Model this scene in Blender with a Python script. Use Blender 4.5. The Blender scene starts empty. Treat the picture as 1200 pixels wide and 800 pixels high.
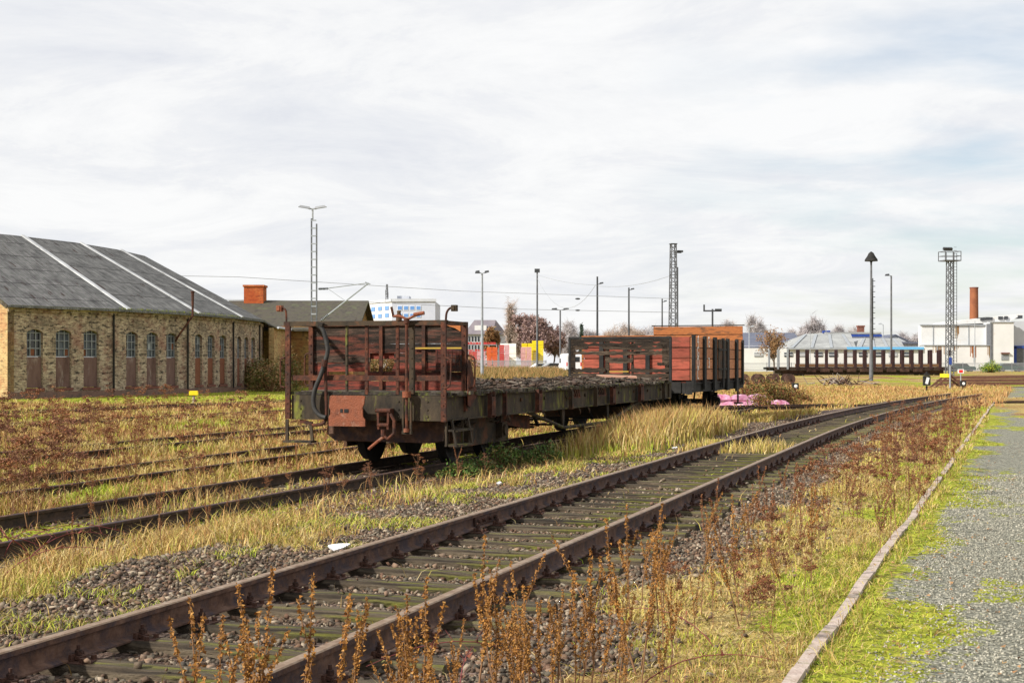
import bpy, math, random
import numpy as np
from mathutils import Vector, Matrix
C = bpy.context.scene.collection
S = bpy.context.scene
R = math.radians
random.seed(7)
rng = np.random.default_rng(7)

# ------------------------------------------------------------------ camera, sky, sun, exposure
F, CX, HY = 1667.0, 600.0, 427.0            # focal length in photo pixels, picture centre, horizon row
CAMZ = 1.60
cam = bpy.data.cameras.new("camera"); camo = bpy.data.objects.new("camera", cam); C.objects.link(camo)
cam.lens = 50; cam.sensor_width = 36; cam.clip_start = .1; cam.clip_end = 6000; cam.shift_y = 27/1200
camo.location = (0, 0, CAMZ); camo.rotation_euler = (R(90), 0, 0)
S.camera = camo
SUN_EL, SUN_DIR = R(33), Vector((-.86, -.50, 0)).normalized()      # towards the sun
w = bpy.data.worlds.new("World"); S.world = w; w.use_nodes = True
nt = w.node_tree; nt.nodes.clear(); L = nt.links
def wn(t, **k):
    n = nt.nodes.new(t)
    for a, b in k.items(): setattr(n, a, b)
    return n
sky = wn('ShaderNodeTexSky', sky_type='NISHITA'); sky.sun_disc = False
sky.sun_elevation = SUN_EL; sky.sun_rotation = math.atan2(SUN_DIR.x, SUN_DIR.y)
tc = wn('ShaderNodeTexCoord'); sep = wn('ShaderNodeSeparateXYZ'); L.new(tc.outputs['Generated'], sep.inputs[0])
mx = wn('ShaderNodeMath', operation='MAXIMUM'); mx.inputs[1].default_value = 0; L.new(sep.outputs[2], mx.inputs[0])
ad = wn('ShaderNodeMath', operation='ADD'); ad.inputs[1].default_value = .16; L.new(mx.outputs[0], ad.inputs[0])
dv = wn('ShaderNodeVectorMath', operation='DIVIDE'); cb = wn('ShaderNodeCombineXYZ')
for i in range(3): L.new(ad.outputs[0], cb.inputs[i])
L.new(tc.outputs['Generated'], dv.inputs[0]); L.new(cb.outputs[0], dv.inputs[1])
mp = wn('ShaderNodeMapping'); mp.inputs['Scale'].default_value = (1.0, 1.25, 0.2); mp.inputs['Rotation'].default_value = (0, 0, R(25)); mp.inputs['Location'].default_value = (3.1, 1.7, 0)
L.new(dv.outputs[0], mp.inputs[0])
n1 = wn('ShaderNodeTexNoise'); n1.inputs['Scale'].default_value = 1.5; n1.inputs['Detail'].default_value = 12; n1.inputs['Roughness'].default_value = .68; n1.inputs['Distortion'].default_value = .5
L.new(mp.outputs[0], n1.inputs['Vector'])
cr = wn('ShaderNodeValToRGB'); e = cr.color_ramp.elements
e[0].position = .30; e[0].color = (6.2, 6.35, 6.75, 1); e[1].position = .60; e[1].color = (7.75, 7.75, 7.75, 1)
for p_, c_ in ((.40, (6.75, 6.85, 7.1, 1)), (.47, (7.1, 7.15, 7.3, 1)), (.50, (7.35, 7.38, 7.45, 1))):
    k = e.new(p_); k.color = c_
L.new(n1.outputs[0], cr.inputs[0])
# thinner cloud, with a little blue, low on the right
dt = wn('ShaderNodeVectorMath', operation='DOT_PRODUCT'); dt.inputs[1].default_value = Vector((.36, .925, .12)).normalized(); L.new(tc.outputs['Generated'], dt.inputs[0])
n2 = wn('ShaderNodeTexNoise'); n2.inputs['Scale'].default_value = 2.2; n2.inputs['Detail'].default_value = 6; L.new(mp.outputs[0], n2.inputs['Vector'])
mr = wn('ShaderNodeMapRange'); mr.inputs[1].default_value = .955; mr.inputs[2].default_value = 1.0; L.new(dt.outputs['Value'], mr.inputs[0])
mr2 = wn('ShaderNodeMapRange'); mr2.inputs[1].default_value = .42; mr2.inputs[2].default_value = .68; L.new(n2.outputs[0], mr2.inputs[0])
mm = wn('ShaderNodeMath', operation='MULTIPLY'); L.new(mr.outputs[0], mm.inputs[0]); L.new(mr2.outputs[0], mm.inputs[1])
m3 = wn('ShaderNodeMath', operation='MULTIPLY'); m3.inputs[1].default_value = .6; L.new(mm.outputs[0], m3.inputs[0])
sub = wn('ShaderNodeMath', operation='SUBTRACT'); sub.inputs[0].default_value = .97; L.new(m3.outputs[0], sub.inputs[1])
mixc = wn('ShaderNodeMix', data_type='RGBA'); L.new(sub.outputs[0], mixc.inputs[0]); L.new(sky.outputs[0], mixc.inputs[6]); L.new(cr.outputs[0], mixc.inputs[7])
bg = wn('ShaderNodeBackground'); bg.inputs[1].default_value = .10; L.new(mixc.outputs[2], bg.inputs[0])
wo = wn('ShaderNodeOutputWorld'); L.new(bg.outputs[0], wo.inputs[0])
sd = bpy.data.lights.new("sun", 'SUN'); sd.energy = 5.0; sd.angle = R(2); sd.color = (1, .95, .87)
so = bpy.data.objects.new("sun", sd); C.objects.link(so)
so.rotation_euler = (Vector((SUN_DIR.x*math.cos(SUN_EL), SUN_DIR.y*math.cos(SUN_EL), math.sin(SUN_EL)))).to_track_quat('Z', 'Y').to_euler()
S.view_settings.view_transform = 'Standard'; S.view_settings.look = 'None'; S.view_settings.gamma = 1; S.view_settings.exposure = .35
S.cycles.max_bounces = 5; S.cycles.diffuse_bounces = 2; S.cycles.glossy_bounces = 2; S.cycles.transparent_max_bounces = 4

# ------------------------------------------------------------------ numeric helpers
LAT = np.random.default_rng(3).random((256, 256))
def vnoise(x, y, s, seed=0):
    x = np.asarray(x, float)/s + seed*17.3; y = np.asarray(y, float)/s + seed*9.7
    xi = np.floor(x).astype(int); yi = np.floor(y).astype(int); fx = x-xi; fy = y-yi
    fx = fx*fx*(3-2*fx); fy = fy*fy*(3-2*fy)
    a = LAT[xi % 256, yi % 256]; b = LAT[(xi+1) % 256, yi % 256]; c = LAT[xi % 256, (yi+1) % 256]; d = LAT[(xi+1) % 256, (yi+1) % 256]
    return (a*(1-fx)+b*fx)*(1-fy)+(c*(1-fx)+d*fx)*fy
def fbm(x, y, s, seed=0): return .55*vnoise(x, y, s, seed)+.3*vnoise(x, y, s/2.1, seed+1)+.15*vnoise(x, y, s/4.3, seed+2)
def sst(a, b, x): t = np.clip((np.asarray(x, float)-a)/(b-a), 0, 1); return t*t*(3-2*t)
TN = .333; COSN = 1/math.sqrt(1+TN*TN)
TW = .339; COSW = 1/math.sqrt(1+TW*TW)
def Xn(Y): return -4.2+TN*Y+.0017*np.maximum(0, np.minimum(Y, 95)-28)**2          # near track centre line
def Xw(Y): return -10.15+TW*Y                                                     # wagon track
def dN(X, Y): return (X-Xn(Y))*COSN
def dW(X, Y): return (X-Xw(Y))*COSW
def XC(Y): return -14.0+.339*Y
def XD(Y): return -18.6+.339*Y
def XE(Y): return -14.7+.5*(Y-40.8)
def XF(Y): return -18.6+.47*(Y-51.6)
def XK(Y): return -1.2+.358*Y                                                      # kerb of the path
def ground(X, Y):
    X = np.asarray(X, float); Y = np.asarray(Y, float)
    d = dN(X, Y); near = sst(100, 66, Y)
    base = -.24+.175*sst(-4.1, -2.3, d)
    base = base*near + (-.2)*(1-near)
    flat = np.minimum(sst(1.2, 2.4, np.abs(d)), 1)
    und = (fbm(X, Y, 2.6, 4)-.5)*.13*flat*sst(.9, 1.6, np.abs(dW(X, Y)))
    side = sst(2.6, 4.5, d)
    und = und*(1-side*.8)-.03*side*near
    base = base+.004*sst(1.35, 1.15, np.abs(d))*near
    rise = .62*sst(100, 175, Y)
    return base+und+rise
def gz(x, y): return float(ground(x, y))
def at(px, py, Y): return Vector(((px-CX)/F*Y, Y, CAMZ-(py-HY)/F*Y))

# ------------------------------------------------------------------ materials
def lin(r, g, b):
    f = lambda c: ((c/255+.055)/1.055)**2.4 if c > 10 else c/255/12.92
    return (f(r), f(g), f(b))
MATS = {}
def pmat(name, cols, scale=3, rough=.85, metal=0, bump=0, bscale=None, stretch=(1, 1, 1), detail=6, island=0, dirt=None, dscale=2, dthr=(.5, .6), uv=False, spec=.3, tr=0):
    m = bpy.data.materials.new(name); m.use_nodes = True; t = m.node_tree; n = t.nodes; l = t.links
    b = n['Principled BSDF']; b.inputs['Roughness'].default_value = rough; b.inputs['Metallic'].default_value = metal
    b.inputs['Specular IOR Level'].default_value = spec
    tc = n.new('ShaderNodeTexCoord'); mp = n.new('ShaderNodeMapping'); mp.inputs['Scale'].default_value = stretch
    l.new(tc.outputs['UV' if uv else 'Object'], mp.inputs[0])
    geo = n.new('ShaderNodeNewGeometry')
    no = n.new('ShaderNodeTexNoise'); no.inputs['Scale'].default_value = scale; no.inputs['Detail'].default_value = detail; no.inputs['Roughness'].default_value = .62
    vec = mp.outputs[0]
    if island:
        a = n.new('ShaderNodeVectorMath'); a.operation = 'MULTIPLY_ADD'; a.inputs[1].default_value = (31, 17, 23)
        l.new(geo.outputs['Random Per Island'], a.inputs[0]); l.new(mp.outputs[0], a.inputs[2]); vec = a.outputs[0]
    l.new(vec, no.inputs['Vector'])
    r = n.new('ShaderNodeValToRGB'); e = r.color_ramp.elements
    k = len(cols)
    e[0].color = (*cols[0], 1); e[0].position = .32; e[1].color = (*cols[-1], 1); e[1].position = .68
    for i in range(1, k-1): q = e.new(.32+.36*i/(k-1)); q.color = (*cols[i], 1)
    if island >= 1:
        l.new(geo.outputs['Random Per Island'], r.inputs[0]); e[0].position = 0; e[-1].position = 1
        for i in range(1, k-1): e[i].position = i/(k-1)
    else: l.new(no.outputs[0], r.inputs[0])
    out = r.outputs[0]
    if 0 < island < 1:
        h = n.new('ShaderNodeHueSaturation'); mr = n.new('ShaderNodeMapRange'); mr.inputs[3].default_value = 1-island; mr.inputs[4].default_value = 1+island*.8
        oi = n.new('ShaderNodeObjectInfo'); aa = n.new('ShaderNodeMath'); aa.operation = 'ADD'; fr = n.new('ShaderNodeMath'); fr.operation = 'FRACT'
        l.new(geo.outputs['Random Per Island'], aa.inputs[0]); l.new(oi.outputs['Random'], aa.inputs[1]); l.new(aa.outputs[0], fr.inputs[0]); l.new(fr.outputs[0], mr.inputs[0]); l.new(mr.outputs[0], h.inputs['Value']); l.new(out, h.inputs['Color']); out = h.outputs[0]
    if dirt:
        n2 = n.new('ShaderNodeTexNoise'); n2.inputs['Scale'].default_value = dscale; n2.inputs['Detail'].default_value = 8; n2.inputs['Roughness'].default_value = .68
        l.new(vec, n2.inputs['Vector'])
        mr = n.new('ShaderNodeMapRange'); mr.inputs[1].default_value = dthr[0]; mr.inputs[2].default_value = dthr[1]; l.new(n2.outputs[0], mr.inputs[0])
        mi = n.new('ShaderNodeMix'); mi.data_type = 'RGBA'; mi.inputs[7].default_value = (*dirt, 1)
        l.new(mr.outputs[0], mi.inputs[0]); l.new(out, mi.inputs[6]); out = mi.outputs[2]
    l.new(out, b.inputs['Base Color'])
    if bump:
        bn = n.new('ShaderNodeTexNoise'); bn.inputs['Scale'].default_value = bscale or scale*4; bn.inputs['Detail'].default_value = 5; l.new(vec, bn.inputs['Vector'])
        bu = n.new('ShaderNodeBump'); bu.inputs['Strength'].default_value = bump; bu.inputs['Distance'].default_value = .02; l.new(bn.outputs[0], bu.inputs['Height']); l.new(bu.outputs[0], b.inputs['Normal'])
    MATS[name] = m
    return m
def brickmat(name, c1, c2, mortar, soot, bw=.26, bh=.085, sthr=(.5, .62), sscale=.9):
    m = bpy.data.materials.new(name); m.use_nodes = True; t = m.node_tree; n = t.nodes; l = t.links
    b = n['Principled BSDF']; b.inputs['Roughness'].default_value = .92; b.inputs['Specular IOR Level'].default_value = .15
    tc = n.new('ShaderNodeTexCoord')
    br = n.new('ShaderNodeTexBrick'); br.inputs['Scale'].default_value = 1; br.inputs['Brick Width'].default_value = bw; br.inputs['Row Height'].default_value = bh
    br.inputs['Mortar Size'].default_value = .008; br.inputs['Color1'].default_value = (*c1, 1); br.inputs['Color2'].default_value = (*c2, 1); br.inputs['Mortar'].default_value = (*mortar, 1)
    br.inputs['Bias'].default_value = -.1
    l.new(tc.outputs['UV'], br.inputs[0])
    def noise(sc, d=8, st=(1, 1, 1)):
        mp = n.new('ShaderNodeMapping'); mp.inputs['Scale'].default_value = st; l.new(tc.outputs['UV'], mp.inputs[0])
        q = n.new('ShaderNodeTexNoise'); q.inputs['Scale'].default_value = sc; q.inputs['Detail'].default_value = d; q.inputs['Roughness'].default_value = .7; l.new(mp.outputs[0], q.inputs[0]); return q
    out = br.outputs[0]
    for (sc, thr, col, st, amt) in ((2.6, (.50, .60), soot, (1, 2.2, 1), .92), (sscale, sthr, soot, (1, 1, 1), .65), (3.1, (.60, .66), (c1[0]*1.5, c1[1]*1.5, c1[2]*1.45), (1, 1.8, 1), .7), (.5, (.50, .6), (c2[0]*.8, c2[1]*.45, c2[2]*.5), (1, 1, 1), .5), (1.6, (.55, .72), soot, (1, .22, 1), .6)):
        q = noise(sc, 8, st); mr = n.new('ShaderNodeMapRange'); mr.inputs[1].default_value = thr[0]; mr.inputs[2].default_value = thr[1]; mr.inputs[4].default_value = amt; l.new(q.outputs[0], mr.inputs[0])
        mi = n.new('ShaderNodeMix'); mi.data_type = 'RGBA'; mi.inputs[7].default_value = (*col, 1); l.new(mr.outputs[0], mi.inputs[0]); l.new(out, mi.inputs[6]); out = mi.outputs[2]
    l.new(out, b.inputs['Base Color'])
    bu = n.new('ShaderNodeBump'); bu.inputs['Strength'].default_value = .5; bu.inputs['Distance'].default_value = .02; l.new(br.outputs['Fac'], bu.inputs['Height']); bu.invert = True; l.new(bu.outputs[0], b.inputs['Normal'])
    MATS[name] = m; return m

M = MATS
pmat('rail_rust', [(.05, .028, .02), (.11, .058, .038), (.17, .1, .07)], 9, .75, 0, .25, 60, dirt=(.05, .035, .04), dscale=5, dthr=(.45, .6))
pmat('rail_head', [(.16, .09, .05), (.24, .16, .1), (.33, .25, .18)], 14, .5, .3, .15, 80, stretch=(1, 1, 1))
pmat('rail_dark', [(.022, .016, .012), (.05, .032, .022), (.075, .046, .03)], 9, .8, 0, .2, 60)
pmat('chair', [(.02, .012, .01), (.055, .025, .017), (.09, .04, .025)], 20, .8, 0, .3, 90)
pmat('sleeper_wood', [(.022, .016, .011), (.07, .052, .033), (.15, .12, .08)], 4, .9, 0, .9, 30, stretch=(.6, 12, 2), dirt=(.17, .17, .022), dscale=1.3, dthr=(.53, .68), island=.5)
pmat('stone', [(.035, .028, .02), (.16, .092, .055), (.08, .060, .042), (.27, .18, .12), (.10, .052, .032), (.22, .185, .135), (.055, .046, .034), (.15, .108, .07), (.36, .29, .21), (.045, .036, .026), (.12, .075, .048), (.10, .085, .06)], island=1, scale=30, bump=.2, bscale=80)
pmat('pebble', [(.17, .165, .13), (.31, .295, .235), (.11, .11, .085), (.46, .43, .35), (.23, .22, .17)], island=1)
pmat('straw', [(.38, .26, .08), (.50, .36, .12), (.42, .31, .12), (.58, .47, .22), (.29, .17, .05), (.40, .38, .07), (.52, .37, .10), (.24, .13, .04), (.36, .36, .06)], island=1, rough=.8)
pmat('straw_red', [(.36, .17, .06), (.46, .25, .09), (.32, .20, .08), (.48, .31, .13), (.26, .11, .045)], island=1, rough=.8)
pmat('grass_green', [(.19, .28, .02), (.32, .38, .03), (.42, .43, .035), (.14, .22, .025), (.50, .48, .06)], island=1, rough=.8)
pmat('weed_rust', [(.13, .042, .018), (.23, .085, .032), (.17, .06, .026), (.31, .14, .06), (.10, .036, .02), (.36, .22, .11)], island=1, rough=.9)
pmat('weed_dark', [(.085, .032, .02), (.15, .062, .036), (.22, .10, .055), (.11, .042, .026)], island=1, rough=.9)
pmat('weed_stem', [(.17, .085, .04), (.25, .14, .07)], 6, .85)
pmat('dock_seed', [(.26, .105, .02), (.36, .17, .035), (.19, .075, .018), (.42, .22, .06), (.15, .06, .02)], island=1, rough=.85)
pmat('bramble_stem', [(.15, .03, .03), (.24, .06, .06)], 6, .6)
pmat('leaf_green', [(.05, .10, .02), (.09, .17, .03), (.13, .2, .04), (.04, .075, .02)], island=1, rough=.6)
pmat('leaf_olive', [(.10, .11, .025), (.16, .14, .035), (.07, .08, .02), (.22, .14, .04)], island=1, rough=.7)
pmat('leaf_red', [(.16, .04, .02), (.22, .09, .03), (.10, .03, .02), (.28, .16, .04), (.12, .12, .03)], island=1, rough=.7)
pmat('leaf_brown', [(.24, .12, .05), (.32, .18, .08), (.18, .09, .04), (.30, .22, .10)], island=1, rough=.8)
pmat('leaf_purple', [(.20, .125, .115), (.26, .17, .155), (.32, .22, .19), (.17, .11, .115)], island=1, rough=.8)
pmat('twig_grey', [(.40, .37, .37), (.46, .42, .41), (.34, .31, .33)], island=1, rough=.9)
pmat('twig_brown', [(.36, .28, .23), (.45, .36, .28), (.40, .30, .26)], island=1, rough=.9)
pmat('conifer', [(.06, .09, .07), (.09, .12, .09)], island=1, rough=.9)
pmat('bark', [(.08, .06, .045), (.16, .13, .1)], 6, .9, 0, .5, 20, stretch=(2, 2, .4))
pmat('kerb_stone', [(.36, .28, .24), (.46, .38, .33), (.33, .25, .2)], 6, .9, 0, .5, 40, dirt=(.16, .15, .05), dscale=4, dthr=(.54, .66))
# wagons
pmat('wood_dark', [(.012, .008, .006), (.04, .026, .018), (.11, .078, .058)], 3.2, .85, 0, .9, 26, stretch=(.8, 1, 7), island=.6, dirt=(.15, .038, .022), dscale=1.6, dthr=(.5, .66))
pmat('wood_red', [(.06, .013, .009), (.18, .036, .022), (.12, .032, .02)], 3.2, .8, 0, .8, 26, stretch=(.8, 1, 7), island=.55, dirt=(.028, .018, .014), dscale=1.7, dthr=(.44, .58))
pmat('wood_rotten', [(.022, .016, .011), (.07, .047, .03), (.15, .11, .078)], 3.5, .9, 0, 1.0, 30, stretch=(1, 1, 12), island=.5, dirt=(.022, .017, .014), dscale=2, dthr=(.5, .62))
pmat('wood_deck', [(.02, .016, .013), (.06, .047, .036), (.13, .11, .09)], 5, .9, 0, 1.0, 25, stretch=(1, 4, 1), island=.6, dirt=(.1, .11, .02), dscale=4, dthr=(.53, .64))
pmat('paint_red', [(.20, .045, .028), (.33, .078, .048), (.25, .06, .038)], 2.4, .8, 0, .6, 22, stretch=(1, 1, 6), island=.3, dirt=(.13, .045, .025), dscale=2.0, dthr=(.48, .66))
pmat('paint_orange', [(.26, .085, .028), (.38, .13, .036), (.17, .06, .024)], 2.6, .75, 0, .5, 22, stretch=(1, 1, 7), island=.22, dirt=(.10, .05, .025), dscale=2.6, dthr=(.52, .62))
pmat('paint_salmon', [(.42, .17, .085), (.55, .24, .11), (.32, .115, .05)], 2.6, .75, 0, .4, 22, stretch=(1, 1, 6), island=.2, dirt=(.25, .11, .05), dscale=3, dthr=(.55, .66))
pmat('steel_black', [(.008, .008, .008), (.018, .017, .016), (.03, .028, .026)], 4, .8, 0, .3, 40)
pmat('steel_grime', [(.014, .011, .008), (.04, .028, .016), (.065, .04, .02)], 3.5, .8, 0, .35, 40, dirt=(.13, .048, .02), dscale=2.2, dthr=(.52, .68))
pmat('steel_moss', [(.010, .008, .006), (.042, .030, .018), (.075, .052, .03)], 2.0, .8, 0, .35, 40, stretch=(2, 2, .8), dirt=(.16, .165, .025), dscale=2.2, dthr=(.53, .68))
pmat('steel_rust', [(.03, .012, .008), (.085, .027, .014), (.15, .05, .022)], 7, .85, 0, .5, 45, dirt=(.035, .018, .013), dscale=6, dthr=(.45, .62))
pmat('plate_rust', [(.11, .034, .017), (.21, .062, .027), (.15, .05, .025)], 5, .7, 0, .6, 40, dirt=(.27, .15, .10), dscale=6, dthr=(.56, .68))
pmat('rubber', [(.018, .018, .018), (.04, .038, .035)], 12, .6, 0, .2, 60)
pmat('yellow_paint', [(.42, .27, .03), (.3, .2, .04)], 8, .7)
pmat('white_mark', [(.8, .8, .77), (.7, .68, .62)], 20, .8)
pmat('debris', [(.03, .02, .015), (.075, .05, .035), (.05, .028, .02), (.16, .13, .10), (.02, .016, .013), (.06, .045, .03)], island=1, rough=.9)
pmat('debris_pink', [(.40, .2, .13), (.48, .28, .2)], 5, .9)
# structures
brickmat('brick_yellow', (.56, .45, .32), (.30, .205, .145), (.26, .22, .17), (.035, .03, .028), sthr=(.49, .62), sscale=.6)
brickmat('brick_sunlit', (.58, .42, .20), (.48, .32, .14), (.3, .23, .15), (.2, .13, .07), sthr=(.62, .72))  # brighter copy of the yellow brick, sunlight put into the colour
brickmat('brick_annex', (.34, .21, .07), (.26, .15, .05), (.2, .14, .07), (.08, .055, .03), sthr=(.55, .66))
brickmat('brick_orange', (.55, .15, .035), (.42, .1, .03), (.3, .14, .07), (.2, .06, .03), sthr=(.62, .72))
brickmat('brick_red', (.24, .085, .055), (.2, .07, .045), (.2, .14, .12), (.12, .05, .04))
pmat('chimney_brown', [(.20, .07, .035), (.30, .11, .05)], .8, .9)
pmat('plinth', [(.12, .07, .055), (.20, .12, .095), (.09, .07, .06)], 1.2, .9, 0, .5, 10)
pmat('sill_red', [(.14, .055, .04), (.2, .085, .065)], 4, .9, 0, .3, 20)
pmat('board_brown', [(.10, .055, .045), (.17, .1, .085), (.13, .075, .065)], 2, .85, 0, .5, 12, stretch=(1, 1, .3), dirt=(.28, .21, .18), dscale=2.5, dthr=(.56, .68))
pmat('board_rust', [(.16, .055, .03), (.22, .085, .045)], 2, .85, 0, .5, 12)
pmat('window_bar', [(.16, .17, .18), (.30, .31, .33)], 5, .7)
def glassmat(name, c, c2, rough=.15):
    m = pmat(name, [c, c2], 1.3, rough, 0, spec=.6); return m
glassmat('glass_dirty', (.012, .016, .022), (.07, .085, .11), .4)
glassmat('glass_blue', (.10, .22, .50), (.13, .3, .62), .2)
glassmat('glass_dark', (.015, .018, .02), (.03, .035, .04), .15)
pmat('zinc', [(.45, .47, .5), (.6, .62, .64)], 3, .5, .2)
pmat('roof_strip', [(.34, .35, .36), (.58, .59, .60)], 1.2, .7, dirt=(.2, .19, .18), dscale=1.5, dthr=(.58, .7))
pmat('mossy_gutter', [(.05, .045, .03), (.12, .13, .03), (.03, .03, .02)], 3, .9, 0, .6, 20)
pmat('tile_dark', [(.04, .036, .03), (.075, .065, .05), (.055, .055, .03)], 2, .9, 0, .6, 20, dirt=(.09, .10, .05), dscale=1.2, dthr=(.55, .68))
pmat('galv', [(.26, .28, .30), (.36, .38, .4)], 3, .6, .2)
pmat('pole_grey', [(.085, .09, .10), (.15, .155, .165)], 3, .7)
pmat('pole_dark', [(.035, .038, .042), (.06, .064, .07)], 3, .7)
pmat('white_wall', [(.58, .58, .57), (.68, .68, .67)], .25, .8, dirt=(.55, .47, .38), dscale=.35, dthr=(.6, .75))
pmat('white_clean', [(.78, .78, .79), (.84, .84, .85)], 1, .6)
pmat('grey_wall', [(.42, .44, .48), (.5, .52, .56)], .4, .8)
pmat('pale_blue_wall', [(.44, .47, .55), (.5, .53, .61)], .4, .8)
pmat('roof_grey', [(.22, .225, .225), (.36, .37, .36)], .5, .7)
pmat('roof_slate', [(.09, .10, .14), (.13, .14, .18)], .8, .8)
pmat('roof_house', [(.16, .14, .16), (.22, .19, .2)], .8, .8)
pmat('blue_paint', [(.02, .045, .22), (.03, .07, .28)], 2, .5)
pmat('sky_blue_paint', [(.10, .36, .66), (.16, .42, .7)], 2, .5)
pmat('stake_maroon', [(.025, .014, .016), (.06, .026, .026)], 2, .8)
pmat('fence_grey', [(.24, .25, .27), (.32, .33, .35)], 1, .8)
pmat('crate_yellow', [(.75, .56, .01), (.82, .64, .02)], 3, .5)
pmat('crate_red', [(.5, .04, .03), (.38, .05, .05)], 3, .5)
pmat('crate_pink', [(.50, .22, .24), (.58, .34, .35)], 3, .6)
pmat('crate_orange', [(.65, .14, .03), (.5, .08, .03)], 3, .5)
pmat('sack_pink', [(.34, .08, .17), (.60, .28, .40), (.42, .13, .24)], 2.2, .55, 0, .6, 7, island=.25, dirt=(.8, .68, .74), dscale=3, dthr=(.55, .66))
pmat('scrap', [(.03, .02, .016), (.07, .035, .025), (.12, .07, .05)], 2, .9, 0, .4, 20)
pmat('rail_stack', [(.08, .035, .022), (.15, .07, .045), (.05, .025, .02)], 4, .85, 0, .4, 20, stretch=(1, 4, 4))
pmat('car_dark', [(.02, .05, .045), (.03, .07, .06)], 3, .3, .3, spec=.6)
pmat('car_grey', [(.28, .3, .33), (.34, .36, .38)], 3, .3, .3, spec=.6)
pmat('lamp_red', [(.7, .02, .02), (.75, .03, .02)], 3, .4)
pmat('sign_white', [(.75, .75, .73), (.82, .82, .8)], 3, .6)
pmat('litter_white', [(.7, .7, .72), (.82, .82, .84)], 5, .7)
pmat('driftwood', [(.22, .18, .15), (.34, .28, .24), (.12, .09, .08)], 4, .9)

# corrugated roof of the shed: ribs down the slope, sheet joints across it, rusty gaps along the joints
def roofmat():
    m = bpy.data.materials.new('roof_corrugated'); m.use_nodes = True; t = m.node_tree; n = t.nodes; l = t.links
    b = n['Principled BSDF']; b.inputs['Roughness'].default_value = .85; b.inputs['Specular IOR Level'].default_value = .2
    tc = n.new('ShaderNodeTexCoord'); sp = n.new('ShaderNodeSeparateXYZ'); l.new(tc.outputs['UV'], sp.inputs[0])
    def math_(op, a, bb=None):
        q = n.new('ShaderNodeMath'); q.operation = op
        for i, v in enumerate((a, bb)):
            if v is None: continue
            if isinstance(v, (int, float)): q.inputs[i].default_value = v
            else: l.new(v, q.inputs[i])
        return q.outputs[0]
    no = n.new('ShaderNodeTexNoise'); no.inputs['Scale'].default_value = 1.4; no.inputs['Detail'].default_value = 8; no.inputs['Roughness'].default_value = .7; l.new(tc.outputs['UV'], no.inputs[0])
    r = n.new('ShaderNodeValToRGB'); e = r.color_ramp.elements; e[0].position = .3; e[0].color = (.06, .06, .06, 1); e[1].position = .7; e[1].color = (.21, .208, .2, 1); l.new(no.outputs[0], r.inputs[0])
    row = math_('FRACT', math_('DIVIDE', sp.outputs[1], 1.85)); joint = math_('LESS_THAN', row, .035)
    mps = n.new('ShaderNodeMapping'); mps.inputs['Scale'].default_value = (14, .5, 1); l.new(tc.outputs['UV'], mps.inputs[0])
    st = n.new('ShaderNodeTexNoise'); st.inputs['Scale'].default_value = 1; st.inputs['Detail'].default_value = 3; l.new(mps.outputs[0], st.inputs[0])
    stf = math_('MULTIPLY', math_('SUBTRACT', st.outputs[0], .5), 2.6)
    hs = n.new('ShaderNodeHueSaturation'); l.new(r.outputs[0], hs.inputs['Color']); l.new(math_('ADD', stf, 1), hs.inputs['Value'])
    n2 = n.new('ShaderNodeTexNoise'); n2.inputs['Scale'].default_value = .9; n2.inputs['Detail'].default_value = 5; mp2 = n.new('ShaderNodeMapping'); mp2.inputs['Scale'].default_value = (2.6, .55, 1); l.new(tc.outputs['UV'], mp2.inputs[0]); l.new(mp2.outputs[0], n2.inputs[0])
    gap = math_('MULTIPLY', math_('GREATER_THAN', n2.outputs[0], .655), .85)
    mi = n.new('ShaderNodeMix'); mi.data_type = 'RGBA'; mi.inputs[7].default_value = (.02, .018, .018, 1); l.new(joint, mi.inputs[0]); l.new(hs.outputs[0], mi.inputs[6])
    mi2 = n.new('ShaderNodeMix'); mi2.data_type = 'RGBA'; mi2.inputs[7].default_value = (.04, .02, .015, 1); l.new(gap, mi2.inputs[0]); l.new(mi.outputs[2], mi2.inputs[6])
    l.new(mi2.outputs[2], b.inputs['Base Color'])
    wv = math_('SINE', math_('MULTIPLY', sp.outputs[0], 2*math.pi/.177))
    hgt = math_('ADD', math_('MULTIPLY', wv, .5), math_('MULTIPLY', row, 1.5))
    bu = n.new('ShaderNodeBump'); bu.inputs['Strength'].default_value = .8; bu.inputs['Distance'].default_value = .03; l.new(hgt, bu.inputs['Height']); l.new(bu.outputs[0], b.inputs['Normal'])
    MATS['roof_corrugated'] = m
roofmat()

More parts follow.
